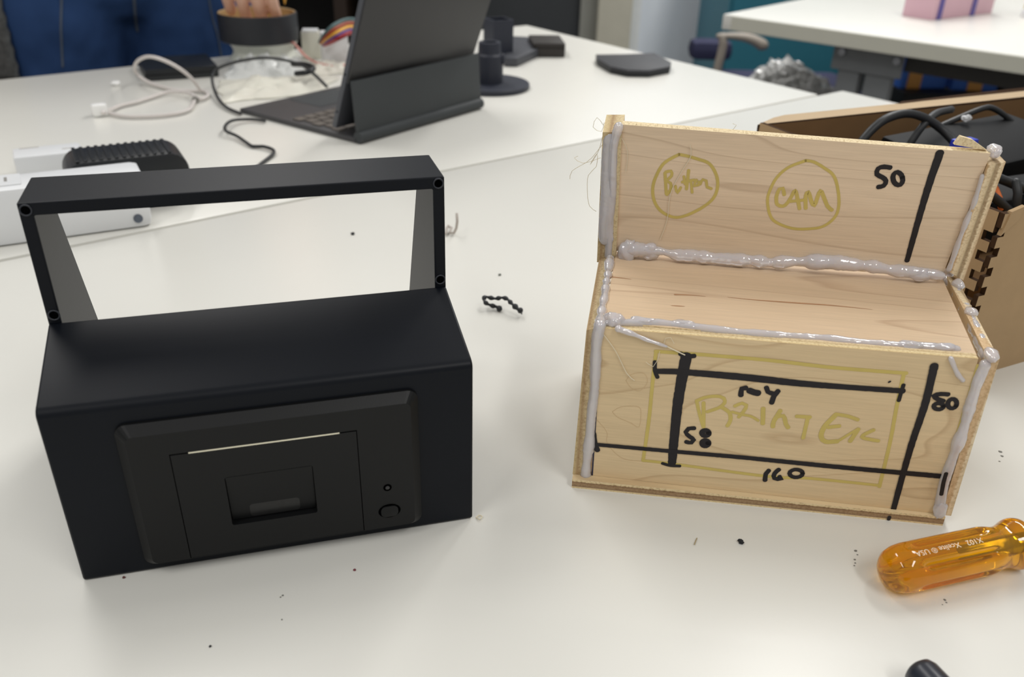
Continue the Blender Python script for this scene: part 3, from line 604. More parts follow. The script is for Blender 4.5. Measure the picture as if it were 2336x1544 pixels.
# ------------------------------------------------------------------ bits on the near table
def tube_thing(name, pts, r, m, label, cat, group=None, ns=8, step=.004):
    bm = B(); tube(bm, pts, r, ns, step); return tag(new(name, bm, m, smooth=True), label, cat, group)
tw_pts = [at(1141, 705, .002), at(1133, 700, .0022), at(1122, 697, .003), at(1110, 692, .005), at(1104, 684, .006), at(1107, 677, .007), at(1118, 679, .007), at(1131, 681, .007), at(1145, 679, .008), at(1157, 682, .008), at(1166, 691, .007), at(1176, 700, .006), at(1184, 707, .005), at(1189, 709, .0035), at(1190, 716, .0015)]
bm = B(); rp = resample(tw_pts, .0007); tube(bm, rp, lambda t: (.00125+.00045*math.sin(t*62))*(1.25 if .8 < t < .95 or t < .08 else 1)*(1 if t < .95 else .5), 8)
tag(new('twisted_plastic_scrap', bm, BLK_PLASTIC, smooth=True), 'curled beaded black plastic scrap lying between the two boxes', 'scrap')
tube_thing('wire_offcut', [at(1016, 533, .002), at(1022, 515, .004), at(1030, 520, .004), at(1026, 531, .002), at(1036, 531, .002), at(1041, 520, .006), at(1043, 505, .012), at(1042, 488, .016)], .0011, mat('grey_wire', (176, 168, 160), .5), 'short bent grey wire offcut behind the right leg of the black handle', 'wire')
def crumb(px, py, r, m, label, group='crumbs on the near table', sq=(1, 1, .7)):
    bm = B(); p = at(px, py, 0); blob(bm, p+Vector((0, 0, r*sq[2]*.8)), r, 2, .35, px*.37, sq); return tag(new('crumb', bm, m), label, 'crumb', group)
BLKC = mat('black_crumb', (28, 30, 34), .7)
crumb(1690, 1238, .0013, BLKC, 'black crumb in front of the plywood box base')
crumb(805, 535, .0015, BLKC, 'small black speck seen through the black handle opening')
crumb(1140, 628, .0011, mat('grey_crumb', (120, 124, 118), .8), 'tiny grey speck above the curled black scrap')
crumb(809, 1301, .0006, mat('red_crumb', (120, 60, 66), .8), 'tiny dark red speck in front of the black housing')
crumb(283, 1318, .0006, mat('brown_crumb', (96, 60, 56), .8), 'tiny brown speck at the front base of the black housing')
crumb(480, 1475, .0005, BLKC, 'tiny speck near the bottom edge left of centre')
tube_thing('glue_curl', [at(1086, 1180, .0006), at(1093, 1175, .001), at(1100, 1178, .0012), at(1094, 1184, .0008), at(1088, 1180, .0006)], .0003, GLUE_HAIR, 'tiny white glue curl at the right front corner of the black housing', 'scrap', step=.0008)
tube_thing('splinter_bit', [at(1590, 1227, .0006), at(1587, 1234, .0006), at(1584, 1242, .0006)], .0002, mat('straw_bit', (170, 150, 110), .8), 'thin straw coloured splinter in front of the plywood box', 'scrap', step=.001)
SM_ = mat('graphite_smudge', (120, 118, 112), .9, var=.4, vscale=900)
def smudge(pts, label):
    bm = B()
    for (px, py, r_) in pts:
        p = at(px, py, .00008); ring = [bm.verts.new(p+Vector((math.cos(a)*r_*(1+.5*noise.noise(Vector((px, a*2, 1)))), math.sin(a)*r_*(1+.5*noise.noise(Vector((py, a*2, 4)))), 0))) for a in [k*math.pi/5 for k in range(10)]]
        bm.faces.new(ring)
    return tag(new('smudge', bm, SM_), label, 'smudge', 'marks on the near table')
smudge([(1952, 1256, .0007), (1956, 1265, .0004), (1950, 1276, .0005), (1951, 1284, .0004), (1949, 1290, .0004)], 'trail of dark flecks left of the amber screwdriver')
smudge([(2155, 1368, .0006), (2159, 1374, .0004), (2150, 1379, .0003)], 'small dark flecks below the amber screwdriver')
smudge([(2282, 1030, .0010), (2286, 1040, .0008), (2280, 1052, .0005)], 'grey pencil smudge at the right beside the plywood box')
smudge([(645, 1358, .0005), (640, 1362, .0004), (643, 1413, .0004)], 'faint flecks in front of the black housing')

# ------------------------------------------------------------------ power strip, adapters
e_u = Vector((math.cos(TA), math.sin(TA), 0)); e_v = Vector((-math.sin(TA), math.cos(TA), 0))
s0 = at(352, 517, 0); s1 = at(0, 566, 0); ed = (s1-s0).normalized(); en = Vector((ed.y, -ed.x, 0))
if en.y < 0: en = -en
def fr(p, x, y): return Matrix(((x.x, y.x, 0, p.x), (x.y, y.y, 0, p.y), (0, 0, 1, p.z), (0, 0, 0, 1)))
ps_h = .043
ps = empty('power_strip', fr(s0, ed, en), 'white power strip lying along the seam at the left edge', 'power strip')
bm = B(); box(bm, (0, 0, 0), (.40, .040, ps_h), fr(s0, ed, en), bev=.0065); new('body', bm, WHITE_PL, ps, auto=50)
bm = B(); hp = at(315, 498, .012); lathe(bm, [(0, .0003), (.0028, .0003), (.0034, .0008), (.0034, 0)], axis_matrix(EYE+ray(315, 498)*((s0-EYE).dot(en)/ray(315, 498).dot(en))-en*.0001, -en), 20); new('mounting_hole', bm, mat('hole_grey', (92, 100, 112), .5), ps, auto=40)
for k in range(2):
    bm = B(); c = s0+ed*(.10+.12*k)+en*.02+Vector((0, 0, ps_h)); M_ = fr(c, ed, en); box(bm, (-.016, -.013, -.001), (.016, .013, .0012), M_, bev=.0008); so = new('socket', bm, WHITE_PL, ps)
    for dx in (-.006, .006):
        bm = B(); box(bm, (dx-.001, -.005, .0008), (dx+.001, .005, .0014), M_); new('slot', bm, mat('slot_grey', (140, 138, 134), .7), so)
bm = B(); box(bm, (.052, -.0003, .022), (.088, .004, .034), fr(s0, ed, en), bev=.001); new('switch', bm, mat('pale_switch', (208, 212, 226), .4), ps)
# black adapter standing behind the strip
a0 = at(446, 460, 0); a1 = a0+ed*.094; 
ad = empty('power_adapter', fr(a0, ed, en), 'ribbed black power adapter standing behind the white power strip', 'adapter')
bm = B(); Ma = fr(a0, ed, en)
sec = rrect(0, .094, .0, .043, .015, 6)
pts = [Ma @ Vector((x, 0, z)) for x, z in sec]; prism(bm, pts, en*.046, bev=.003); new('body', bm, BLK_PLASTIC, ad, auto=40)
for k in range(13):
    bm = B(); x = .012+k*.0058; box(bm, (x, .002, .0425), (x+.0028, .044, .0438), Ma, bev=.0004); new('rib', bm, BLK_PLASTIC, ad)
for k in range(8):
    bm = B(); x = .008+k*.0058; box(bm, (x, -.0006, .012), (x+.0028, .001, .030), Ma, bev=.0003); new('front_rib', bm, BLK_PLASTIC, ad)
# pale flat box behind the left end of the strip
w0 = at(62, 410, .0); 
q0 = at(190, 400, 0); wd_ = ed
wa = empty('white_charger', fr(q0, ed, en), 'flat white charger box behind the power strip, left of the black adapter', 'charger')
bm = B(); box(bm, (-.004, 0, 0), (.052, .032, .022), fr(q0, ed, en), bev=.003); new('body', bm, WHITE_PL, wa, auto=50)
for (x, y, l) in ((.030, .026, .016), (.004, .012, .008)):
    bm = B(); box(bm, (x, y, .0215), (x+l, y+.0014, .0223), fr(q0, ed, en)); new('slot', bm, mat('slot_shadow', (176, 172, 166), .7), wa)

# ------------------------------------------------------------------ tablet in keyboard case
S0 = at(818, 316, .006); S1 = at(1097, 236, .006); k1 = (S1-S0).normalized(); k2 = Vector((-k1.y, k1.x, 0)); KW = (S1-S0).length
KM = fr(Vector((S0.x, S0.y, 0)), k1, k2)
CASE = mat('dark_grey_case', (60, 64, 66), .62, var=.05, bump=.1, bscale=900)
CASE_IN = mat('case_inside', (70, 70, 72), .5, var=.05)
KEYM = mat('keycap', (104, 98, 92), .45)
tb = empty('tablet_keyboard', KM, 'black tablet propped open in a dark folding keyboard case', 'tablet')
bm = B(); box(bm, (0, .002, 0), (KW, .188, .0055), KM, bev=.0012); deck = new('keyboard_deck', bm, CASE_IN, tb, auto=40)
bm = B(); lathe(bm, [(0, 0), (.006, 0), (.006, KW), (0, KW)], axis_matrix(KM @ Vector((0, .001, .0065)), k1), 20); new('spine', bm, CASE, tb, auto=40)
ky = bpy.data.meshes.new('key')
bmk = B(); box(bmk, (-.0062, -.0062, 0), (.0062, .0062, .0018), bev=.0009); bmk.to_mesh(ky); bmk.free(); ky.materials.append(KEYM)
for r in range(5):
    for c in range(13):
        o = bpy.data.objects.new('key', ky); COL.objects.link(o); o.parent = deck; o.location = (.012+c*.0147+(.004 if r % 2 else 0), .040+r*.0150, .0055)
        if o.location.x > KW-.006: o.location.x = KW-.0072
bm = B(); box(bm, (KW*.32, .125, .0055), (KW*.68, .178, .0058), KM); new('trackpad', bm, CASE, deck)
# cover flap and tablet: profile in the (k2, z) plane
def kp(u, v, z): return KM @ Vector((u, v, z))
bm = B(); prism(bm, [kp(0, .000, .0105), kp(0, .0035, .0105), kp(0, .0070, .0618), kp(0, .0035, .0618)], k1*KW, bev=.0006); new('lower_flap', bm, CASE, tb, auto=40)
tv0, tz0 = .0385, .0125
dv, dz = -.0157-tv0+.004, .1386-tz0; ll = math.hypot(dv, dz); dv /= ll; dz /= ll
nv, nz_ = -dz*-1, -dv*-1
TL = .150
def tp(s, d): return (tv0+dv*s-dz*d*1.0, tz0+dz*s+dv*d*1.0)   # d towards the spine side
poly = [tp(0, 0), tp(TL, 0), tp(TL, .0062), tp(0, .0062)]
bm = B(); prism(bm, [kp(0, v, z) for v, z in poly], k1*KW, bev=.0012); new('tablet_body', bm, mat('tablet_edge_grey', (84, 86, 92), .4, .3), tb, auto=40)
poly = [tp(.052, .0063), tp(TL, .0063), tp(TL, .0086), tp(.052, .0086)]
bm = B(); prism(bm, [kp(.0008, v, z) for v, z in poly], k1*(KW-.0016), bev=.0006); new('back_cover', bm, mat('black_back_cover', (56, 56, 57), .55, var=.06, bump=.08, bscale=700), tb, auto=40)
poly = [tp(.004, -.0003), tp(TL-.004, -.0003), tp(TL-.004, 0), tp(.004, 0)]
bm = B(); prism(bm, [kp(.004, v, z) for v, z in poly], k1*(KW-.008)); new('screen', bm, mat('screen_glass', (12, 12, 14), .08), tb)
for s_, l in ((.060, .010), (.018, .004)):
    bm = B(); v, z = tp(s_, .0031); lathe(bm, [(0, .0002), (.0011, .0002), (.0011, -.0002)], axis_matrix(kp(0, v, z), -k1), 12); new('port', bm, BLK_GAP, tb)
# black cable looping round the keyboard
tube_thing('black_cable', [at(745, 197, .010), at(738, 190, .012), at(715, 168, .02), at(690, 150, .024), at(650, 137, .028), at(600, 132, .030), at(548, 139, .028), at(505, 152, .024), at(487, 166, .018), at(484, 182, .012), at(490, 208, .006), at(503, 232, .004), at(522, 248, .003), at(549, 259, .003)], .0019, BLK_CABLE, 'thin black cable looping over the clear bags behind the tablet keyboard', 'cable')
tube_thing('black_cable', [at(604, 276, .003), at(585, 273, .003), at(560, 272, .004), at(530, 275, .006), at(514, 287, .007), at(516, 299, .006), at(540, 310, .004), at(562, 325, .003), at(577, 334, .002), at(600, 334, .003), at(622, 341, .003), at(624, 350, .003), at(612, 361, .002), at(595, 374, .002), at(570, 395, .002)], .0017, BLK_CABLE, 'thin black cable curling out from the front corner of the tablet keyboard', 'cable')
tube_thing('cable_plug', [at(668, 146, .022), at(700, 148, .024), at(715, 156, .022), at(700, 165, .020), at(676, 168, .016)], .0034, BLK_PLASTIC, 'short thick black cable loop with plug on the clear bags', 'cable')

# ------------------------------------------------------------------ other things on the far table
# white cable with plug
WC = [at(455, 208, .006), at(440, 188, .020), at(415, 168, .034), at(380, 150, .042), at(350, 145, .044), at(322, 152, .036), at(312, 165, .022), at(318, 180, .010), at(345, 194, .004), at(400, 205, .003), at(440, 208, .003), at(470, 210, .003), at(474, 220, .003), at(455, 226, .004), at(430, 212, .005), at(385, 210, .004), at(345, 222, .003), at(310, 234, .003), at(275, 242, .003), at(245, 254, .003)]
WC = [at(457, 207, .004), at(440, 182, .02), at(412, 158, .034), at(375, 138, .044), at(340, 129, .046), at(315, 138, .036), at(307, 155, .022), at(315, 172, .010), at(345, 190, .004), at(400, 205, .003), at(440, 207, .003), at(468, 208, .003), at(475, 218, .003), at(455, 226, .004), at(430, 212, .006), at(385, 210, .004), at(345, 222, .003), at(310, 233, .003), at(275, 241, .003), at(247, 253, .004), at(234, 258, .005)]
wc = empty('white_cable', Matrix.Translation(at(350, 220, 0)), 'pale looped charging cable with a bright white plug on the far table', 'cable')
bm = B(); tube(bm, WC, .0021, 8, .006); new('cord', bm, WHITE_CABLE, wc, smooth=True)
bm = B(); tube(bm, [at(250, 258, .003), at(285, 265, .003), at(340, 265, .003), at(395, 260, .003), at(430, 251, .003), at(441, 236, .003), at(446, 226, .003)], .0021, 8, .006); new('cord', bm, WHITE_CABLE, wc, smooth=True)
bm = B(); box(bm, (-.008, -.0065, 0), (.008, .0065, .013), fr(at(230, 264, 0), ed, en), bev=.003); new('plug', bm, mat('bright_white_plastic', (250, 250, 248), .25, var=.01), wc, auto=50)
bm = B(); blob(bm, at(446, 227, .004), .0042, 2, 0, 1); new('connector', bm, mat('grey_connector', (120, 118, 112), .4), wc, smooth=True)
bm = B(); blob(bm, at(264, 190, .003), .0042, 2, .2, 2, (1.4, 1, .8)); tag(new('glue_drop', bm, mat('bright_drop', (248, 248, 246), .2), smooth=True), 'small shiny white drop on the far table in front of the jeans', 'drop')
# dark case beside the person
q = [at(368, 184), at(470, 177), at(476, 150), at(330, 150)]
pq = empty('black_case', Matrix.Translation(q[0]), 'flat black case at the table edge under the white cable loop', 'case')
u_ = (q[1]-q[0]).normalized(); v_ = Vector((-u_.y, u_.x, 0))
bm = B(); box(bm, (-.018, 0, 0), (.072, .085, .014), fr(q[0], u_, v_), bev=.002); new('body', bm, BLK_PLASTIC, pq, auto=40)
bm = B(); box(bm, (-.0182, -.0002, .0066), (.0722, .0852, .0074), fr(q[0], u_, v_)); new('seam', bm, BLK_GAP, pq)
# round black tub with tan inside standing on a white spool
sc_ = at(605, 140, 0)
spo = empty('white_spool', Matrix.Translation(sc_), 'white round spool under the black tub', 'spool')
bm = B(); lathe(bm, [(0, 0), (.047, 0), (.047, .006), (.043, .010), (.041, .016), (.043, .022), (.047, .0265), (.047, .029), (0, .029)], Matrix.Translation(sc_), 40); new('body', bm, mat('spool_white', (222, 224, 214), .5), spo, auto=35)
bm = B(); lathe(bm, [(.0472, .0015), (.0475, .004), (.0472, .0055)], Matrix.Translation(sc_), 40, caps=False); new('rim', bm, WHITE_PL, spo, smooth=True)
TZ = .0292
rc = sc_+Vector((-.004, 0, TZ))
tub = empty('black_tub', Matrix.Translation(rc), 'shallow round black tub with a tan inside, a hand reaching into it', 'tub')
bm = B(); lathe(bm, [(0, 0), (.052, 0), (.0535, .0015), (.0535, .035), (.0515, .036), (.0515, .002), (0, .002)], Matrix.Translation(rc), 48); new('wall', bm, mat('tub_black', (40, 42, 47), .45), tub, auto=40)
bm = B(); lathe(bm, [(.0515, .0352), (.0513, .0356), (.0500, .0352), (.0500, .003), (0, .003)], Matrix.Translation(rc), 48, caps=False); new('lining', bm, mat('tan_lining', (196, 168, 122), .7), tub, auto=40)
# white blocks and coloured wires behind the tablet
def block(name, px, py, sx, sy, sz, rot, m, label, cat, bev=.002):
    p = at(px, py, 0); M_ = Matrix.Translation(p) @ Matrix.Rotation(rot, 4, 'Z'); root = empty(name, M_, label, cat)
    bm = B(); box(bm, (-sx/2, 0, 0), (sx/2, sy, sz), M_, bev=bev); new('body', bm, m, root, auto=50); return root, M_
OFFW = mat('off_white_plastic', (214, 212, 198), .45, var=.03)
r1, M1 = block('white_connector_block', 712, 135, .026, .02, .036, .15, OFFW, 'small off-white connector block left of the taller white box behind the tablet', 'block')
bm = B(); box(bm, (-.011, .002, .036), (.011, .018, .039), M1, bev=.001); new('cap', bm, WHITE_PL, r1)
r2, M2 = block('white_box', 768, 148, .036, .03, .040, .3, WHITE_PL, 'white box standing right behind the tablet edge under the coloured wires', 'box')
bm = B(); box(bm, (-.017, .001, .0398), (.017, .029, .0412), M2, bev=.0006); new('lid', bm, WHITE_PL, r2)
for i, (c, off) in enumerate([((70, 96, 98), 0), ((150, 62, 30), 9), ((222, 166, 52), 18), ((86, 62, 130), 25), ((150, 28, 38), 31)]):
    k = off; tube_thing('jumper_wire', [at(730+k*.3, 96+k*.2, .030), at(738+k*.5, 82+k*.5, .042), at(756+k*.5, 62+k*.85, .054), at(780+k*.3, 48+k, .058), at(802, 44+k, .058), at(830, 50+k, .05)], .0026, mat('wire_colour', c, .45), ['dark teal', 'rust red', 'yellow', 'purple', 'dark red'][i]+' jumper wire arching behind the tablet edge', 'wire', 'coloured jumper wires')
tube_thing('pink_wire', [at(660, 92, .026), at(672, 100, .03), at(690, 122, .02), at(712, 138, .012), at(740, 148, .006), at(775, 152, .004), at(800, 140, .004)], .0016, mat('pink_wire', (208, 150, 140), .5), 'thin pink wire falling in front of the off-white block', 'wire')
tube_thing('red_wire', [at(655, 95, .026), at(668, 98, .03), at(684, 112, .022), at(704, 134, .012), at(730, 146, .006)], .0013, mat('dull_red_wire', (150, 84, 74), .5), 'thin dull red wire beside the pink wire', 'wire')
# crumpled clear bags
def crumple(name, pxs, hgt, seed, m, label, n=22):
    c = [at(x, y, 0) for x, y in pxs]; bm = B(); g_ = []
    for i in range(n+1):
        row = []
        for j in range(n+1):
            s_, t_ = i/n, j/n; p = (c[0]*(1-s_)+c[1]*s_)*(1-t_)+(c[3]*(1-s_)+c[2]*s_)*t_
            e = min(1, 4*min(s_, 1-s_, t_, 1-t_)+.15)
            q = Vector((s_*5, t_*5, seed)); h_ = abs(noise.noise(q))*.9+abs(noise.noise(q*2.3))*.5+.25
            p = p+Vector((noise.noise(q+Vector((3, 0, 0)))*.006, noise.noise(q+Vector((0, 5, 0)))*.006, 0))
            p.z = .0006+hgt*h_*e; row.append(bm.verts.new(p))
        g_.append(row)
    low = [[bm.verts.new(Vector((v.co.x, v.co.y, .0003))) for v in row] for row in g_]
    for i in range(n):
        for j in range(n):
            bm.faces.new((g_[i][j], g_[i+1][j], g_[i+1][j+1], g_[i][j+1])); bm.faces.new((low[i][j], low[i][j+1], low[i+1][j+1], low[i+1][j]))
    for i in range(n):
        for a_, b_ in (((i, 0), (i+1, 0)), ((i, n), (i+1, n)), ((0, i), (0, i+1)), ((n, i), (n, i+1))):
            bm.faces.new((g_[a_[0]][a_[1]], g_[b_[0]][b_[1]], low[b_[0]][b_[1]], low[a_[0]][a_[1]]))
    return tag(new(name, bm, m, auto=28), label, 'bag', 'crumpled bags behind the tablet')
BAG = mat('clear_bag', (228, 230, 228), .18, var=.06, vscale=40, trans=.3, ior=1.2)
BAGW = mat('milky_bag', (232, 230, 218), .25, var=.05, vscale=40, trans=.1, ior=1.2)
crumple('plastic_bag', [(505, 236), (735, 214), (770, 176), (500, 186)], .012, 1.3, BAGW, 'crumpled milky plastic bag lying along the back of the tablet keyboard')
crumple('plastic_bag', [(508, 186), (720, 176), (690, 142), (530, 146)], .022, 5.1, BAG, 'shiny crumpled clear bag inside the black cable loop')
crumple('plastic_bag', [(690, 176), (790, 168), (800, 148), (700, 146)], .010, 8.8, BAGW, 'small white crumpled bag in front of the white box')

# black printed parts right of the tablet
dc = at(1116, 199, 0)
stn = empty('printed_stand', Matrix.Translation(dc), 'black printed stand with a round disc base and hollow post', 'stand')
NAVYP = mat('blue_black_print', (38, 42, 54), .5, bump=.1)
bm = B(); lathe(bm, [(0, 0), (.0515, 0), (.0520, .001), (.0520, .0055), (.0510, .0065), (0, .0065)], Matrix.Translation(dc), 56); new('base_disc', bm, NAVYP, stn, auto=35)
bm = B(); lathe(bm, [(.0175, .006), (.0172, .035), (.0168, .040), (.0145, .0425), (.0140, .054), (.0135, .0555), (.0095, .0555), (.0090, .0540), (.0090, .02)], Matrix.Translation(dc), 40); new('post', bm, NAVYP, stn, auto=35)
bm = B(); blob(bm, dc+Vector((.0165, -.004, .036)), .004, 2, 0, 0, (1, 1, 1.8)); new('lug', bm, NAVYP, stn, smooth=True)
tc_ = at(1136, 136, 0); Mt = Matrix.Translation(tc_) @ Matrix.Rotation(.5, 4, 'Z')
stb = empty('square_tube', Mt, 'black hollow square printed tube behind the round stand', 'tube')
bm = B()
for lo, hi in (((-.016, -.016, 0), (.016, -.0135, .056)), ((-.016, .0135, 0), (.016, .016, .056)), ((-.016, -.0135, 0), (-.0135, .0135, .056)), ((.0135, -.0135, 0), (.016, .0135, .056))): box(bm, lo, hi, Mt)
new('wall', bm, NAVYP, stb)
bm = B(); box(bm, (-.0135, -.0135, 0), (.0135, .0135, .004), Mt); new('bottom', bm, NAVYP, stb)
wq = [at(1150, 152), at(1180, 153), at(1250, 120), at(1240, 104), at(1160, 100)]
bm = B(); prism(bm, [p+Vector((0, 0, .0002)) for p in wq], (0, 0, .012), bev=.0015); tag(new('grey_plate', bm, mat('dark_grey_plate', (66, 68, 74), .5), auto=40), 'dark grey angular plate lying behind the round stand', 'plate')
q0_ = at(1246, 131); Mb = Matrix.Translation(q0_) @ Matrix.Rotation(.10, 4, 'Z')
bb = empty('black_box', Mb, 'low black box at the far right corner of the far table', 'box')
bm = B(); box(bm, (-.02, 0, 0), (.028, .07, .020), Mb, bev=.0012); new('body', bm, mat('brown_black_box', (44, 40, 38), .5), bb, auto=40)
bm = B(); box(bm, (-.0201, -.0003, .013), (.0281, .0702, .0138), Mb); new('lid_seam', bm, BLK_GAP, bb)
wl = [at(1362, 150, 0), at(1392, 168), at(1430, 176), at(1480, 177), at(1527, 168), at(1530, 158), at(1492, 136), at(1425, 139), at(1358, 140)]
bm = B(); prism(bm, [Vector((p.x, p.y, .0002)) for p in wl], (0, 0, .0045), bev=.001); pch = empty('black_pouch', Matrix.Translation(wl[3]), 'flat black folded pouch at the right end of the far table', 'pouch')
new('lower_half', bm, BLK_PLASTIC, pch, auto=40)
bm = B(); prism(bm, [Vector((p.x, p.y, .0052)) for p in wl], (0, .001, .0045), bev=.001); new('upper_half', bm, mat('pouch_top', (52, 53, 57), .55), pch, auto=40)

# ------------------------------------------------------------------ cardboard box of cables
C0 = at(2168, 874, 0); f1 = (at(2336, 825, 0)-C0).normalized(); f2 = Vector((-f1.y, f1.x, 0)); BH = .1035; BW = .30; BL = .197; CT = .0032
CM = fr(C0, f1, f2)
cb = empty('cardboard_box', CM, 'open brown cardboard box of cables behind the plywood mock-up', 'cardboard box')
def cprism(name, poly, vec, mats, par=cb, bev=0):
    bm = B(); prism(bm, [CM @ Vector(p) for p in poly], CM.to_3x3() @ Vector(vec), 0, 1 if isinstance(mats, list) else 0, bev); return new(name, bm, mats, par)
# near wall with finger teeth on its left edge
tee = []; z = .004; pit = .0185
pts = [(BW, 0, 0), (BW, 0, BH), (.0004, 0, BH)]
zz = BH-.008
while zz > .02:
    pts += [(.0004, 0, zz), (.0050, 0, zz), (.0050, 0, zz-.0052), (.0004, 0, zz-.0052)]; zz -= .0115
pts += [(.0004, 0, 0)]
cprism('near_wall', pts, (0, CT, 0), [CARD, CARD_EDGE])
pts = [(0, BL, 0), (0, BL, BH), (0, .0034, BH)]; zz = BH-.0115
while zz > .02:
    pts += [(0, .0034, zz), (0, .0090, zz), (0, .0090, zz-.0055), (0, .0034, zz-.0055)]; zz -= .0115
pts += [(0, .0034, 0)]
cprism('left_wall', pts, (CT, 0, 0), [CARD, CARD_EDGE])
def pcl(x, y, off):
    p0 = C0+f2*off; d = ray(x, y); return CM.inverted() @ (EYE+d*((p0-EYE).dot(f2)/d.dot(f2)))
fa = pcl(1735, 287, BL); fb = pcl(2336, 226, BL); sl = (fb.z-fa.z)/(fb.x-fa.x); zr = fa.z+sl*(BW-fa.x)
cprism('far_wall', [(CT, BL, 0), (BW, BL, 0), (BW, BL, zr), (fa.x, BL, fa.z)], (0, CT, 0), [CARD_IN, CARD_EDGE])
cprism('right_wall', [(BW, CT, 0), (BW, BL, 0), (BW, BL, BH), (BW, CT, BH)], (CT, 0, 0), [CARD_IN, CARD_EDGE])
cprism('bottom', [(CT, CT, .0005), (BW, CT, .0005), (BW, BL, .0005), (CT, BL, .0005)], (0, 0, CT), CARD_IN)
q_ = [pcl(1729, 284, BL+.001), pcl(2380, 216, BL+.001), pcl(2380, 203, BL+.012), pcl(1790, 262, BL+.020), pcl(1765, 268, BL+.016)]
cprism('far_flap', q_, (0, 0, -.0026), [mat('flap_tan', (190, 168, 138), .85, spec=.15), CARD_EDGE])
cprism('torn_flap_edge', [pcl(2050, 240, BL+.016), pcl(2150, 231, BL+.016), pcl(2250, 221, BL+.016), pcl(2380, 207, BL+.016), pcl(2380, 199, BL+.020), pcl(2200, 219, BL+.020), pcl(2055, 236, BL+.020)], (0, 0, .0016), CARD_EDGE)
cprism('corner_tab', [(.001, -.001, BH-.012), (.012, -.001, BH-.004), (.014, -.001, BH+.003), (.004, -.001, BH+.001)], (0, .0025, 0), CARD)
# what lies in the box
BLK2 = mat('adapter_black', (15, 16, 18), .6, spec=.15)
def inbox(name, lo, hi, rz, tilt, label, m=BLK2, cat='adapter', group='black adapters in the cardboard box'):
    c = Vector(((lo[0]+hi[0])/2, (lo[1]+hi[1])/2, lo[2])); M_ = CM @ Matrix.Translation(c) @ Matrix.Rotation(rz, 4, 'Z') @ Matrix.Rotation(tilt, 4, 'X')
    root = empty(name, M_, label, cat, group); sx, sy, sz = (hi[i]-lo[i] for i in range(3))
    bm = B(); box(bm, (-sx/2, -sy/2, 0), (sx/2, sy/2, sz), M_, bev=.003); new('body', bm, m, root, auto=45)
    bm = B(); box(bm, (-sx/2-.0003, -sy/2-.0003, sz*.62), (sx/2+.0003, sy/2+.0003, sz*.66), M_); new('seam', bm, BLK_GAP, root); return root
inbox('power_brick', (.085, .105, .05), (.235, .175, .092), .10, .10, 'large black power brick lying at the back of the cardboard box')
inbox('power_brick', (.055, .045, .055), (.165, .088, .085), -.06, -.05, 'black power brick resting near the front of the cardboard box')
inbox('power_brick', (.17, .03, .05), (.28, .075, .078), .15, 0, 'black power brick at the right side of the cardboard box')
inbox('cardboard_piece', (.02, .02, .006), (.28, .18, .05), 0, 0, 'brown inner carton filling the bottom of the cardboard box', CARD_IN, 'carton', 'packing in the cardboard box')
def pc(x, y, off):     # point over the box at a distance behind its near wall
    p0 = C0+f2*off; d = ray(x, y); return EYE+d*((p0-EYE).dot(f2)/d.dot(f2))
def wire(pts, off, r, label, m=BLK_CABLE): return tube_thing('black_cable', [pc(x, y, off+o) for x, y, o in pts], r, m, label, 'cable', 'cables in the cardboard box')
wire([(1960, 330, 0), (1985, 300, 0), (2020, 272, 0), (2065, 259, .0), (2105, 267, -.004), (2145, 292, -.010), (2175, 322, -.02), (2195, 350, -.03)], .150, .0030, 'thick black cable arching above the top edge of the plywood panel')
wire([(2075, 330, 0), (2095, 300, 0), (2115, 276, 0), (2138, 258, .01), (2170, 250, .02)], .145, .0027, 'black cable rising diagonally behind the thick arching cable')
wire([(2140, 290, 0), (2190, 268, 0), (2240, 248, .0), (2262, 246, 0), (2290, 262, -.004), (2320, 290, -.01), (2345, 315, -.02)], .170, .0022, 'thin black cable bowing across the back of the box')
wire([(2275, 405, 0), (2300, 415, 0), (2330, 428, 0), (2360, 440, 0)], .052, .0028, 'black cable lying across the near right corner of the box')
wire([(2318, 415, 0), (2322, 440, -.004), (2318, 470, -.006), (2312, 500, -.004)], .045, .0026, 'short black cable hanging inside the near wall of the box')
wire([(2255, 440, 0), (2280, 460, 0), (2300, 478, 0), (2325, 495, 0)], .040, .0026, 'black cable slanting down behind the finger-jointed corner')
tube_thing('orange_wire', [pc(2262, 415, .055), pc(2272, 432, .05), pc(2280, 452, .045), pc(2284, 475, .04)], .0018, mat('orange_wire', (190, 96, 36), .5), 'short orange wire at the near corner of the cardboard box', 'wire')
p = pc(2200, 324, .11); bm = B(); box(bm, (-.009, -.004, -.006), (.009, .004, .0022), Matrix.Translation(p) @ Matrix.Rotation(.45, 4, 'Z'), bev=.0015); tag(new('blue_connector', bm, mat('blue_plastic', (44, 62, 190), .4), auto=40), 'bright blue connector just above the splintered corner of the panel', 'connector')
p = pc(2205, 269, .165); bm = B(); blob(bm, p, .0024, 2, .4, 3, (1.5, 1, 1)); tag(new('white_scrap', bm, WHITE_PL), 'tiny white scrap among the cables in the box', 'scrap')

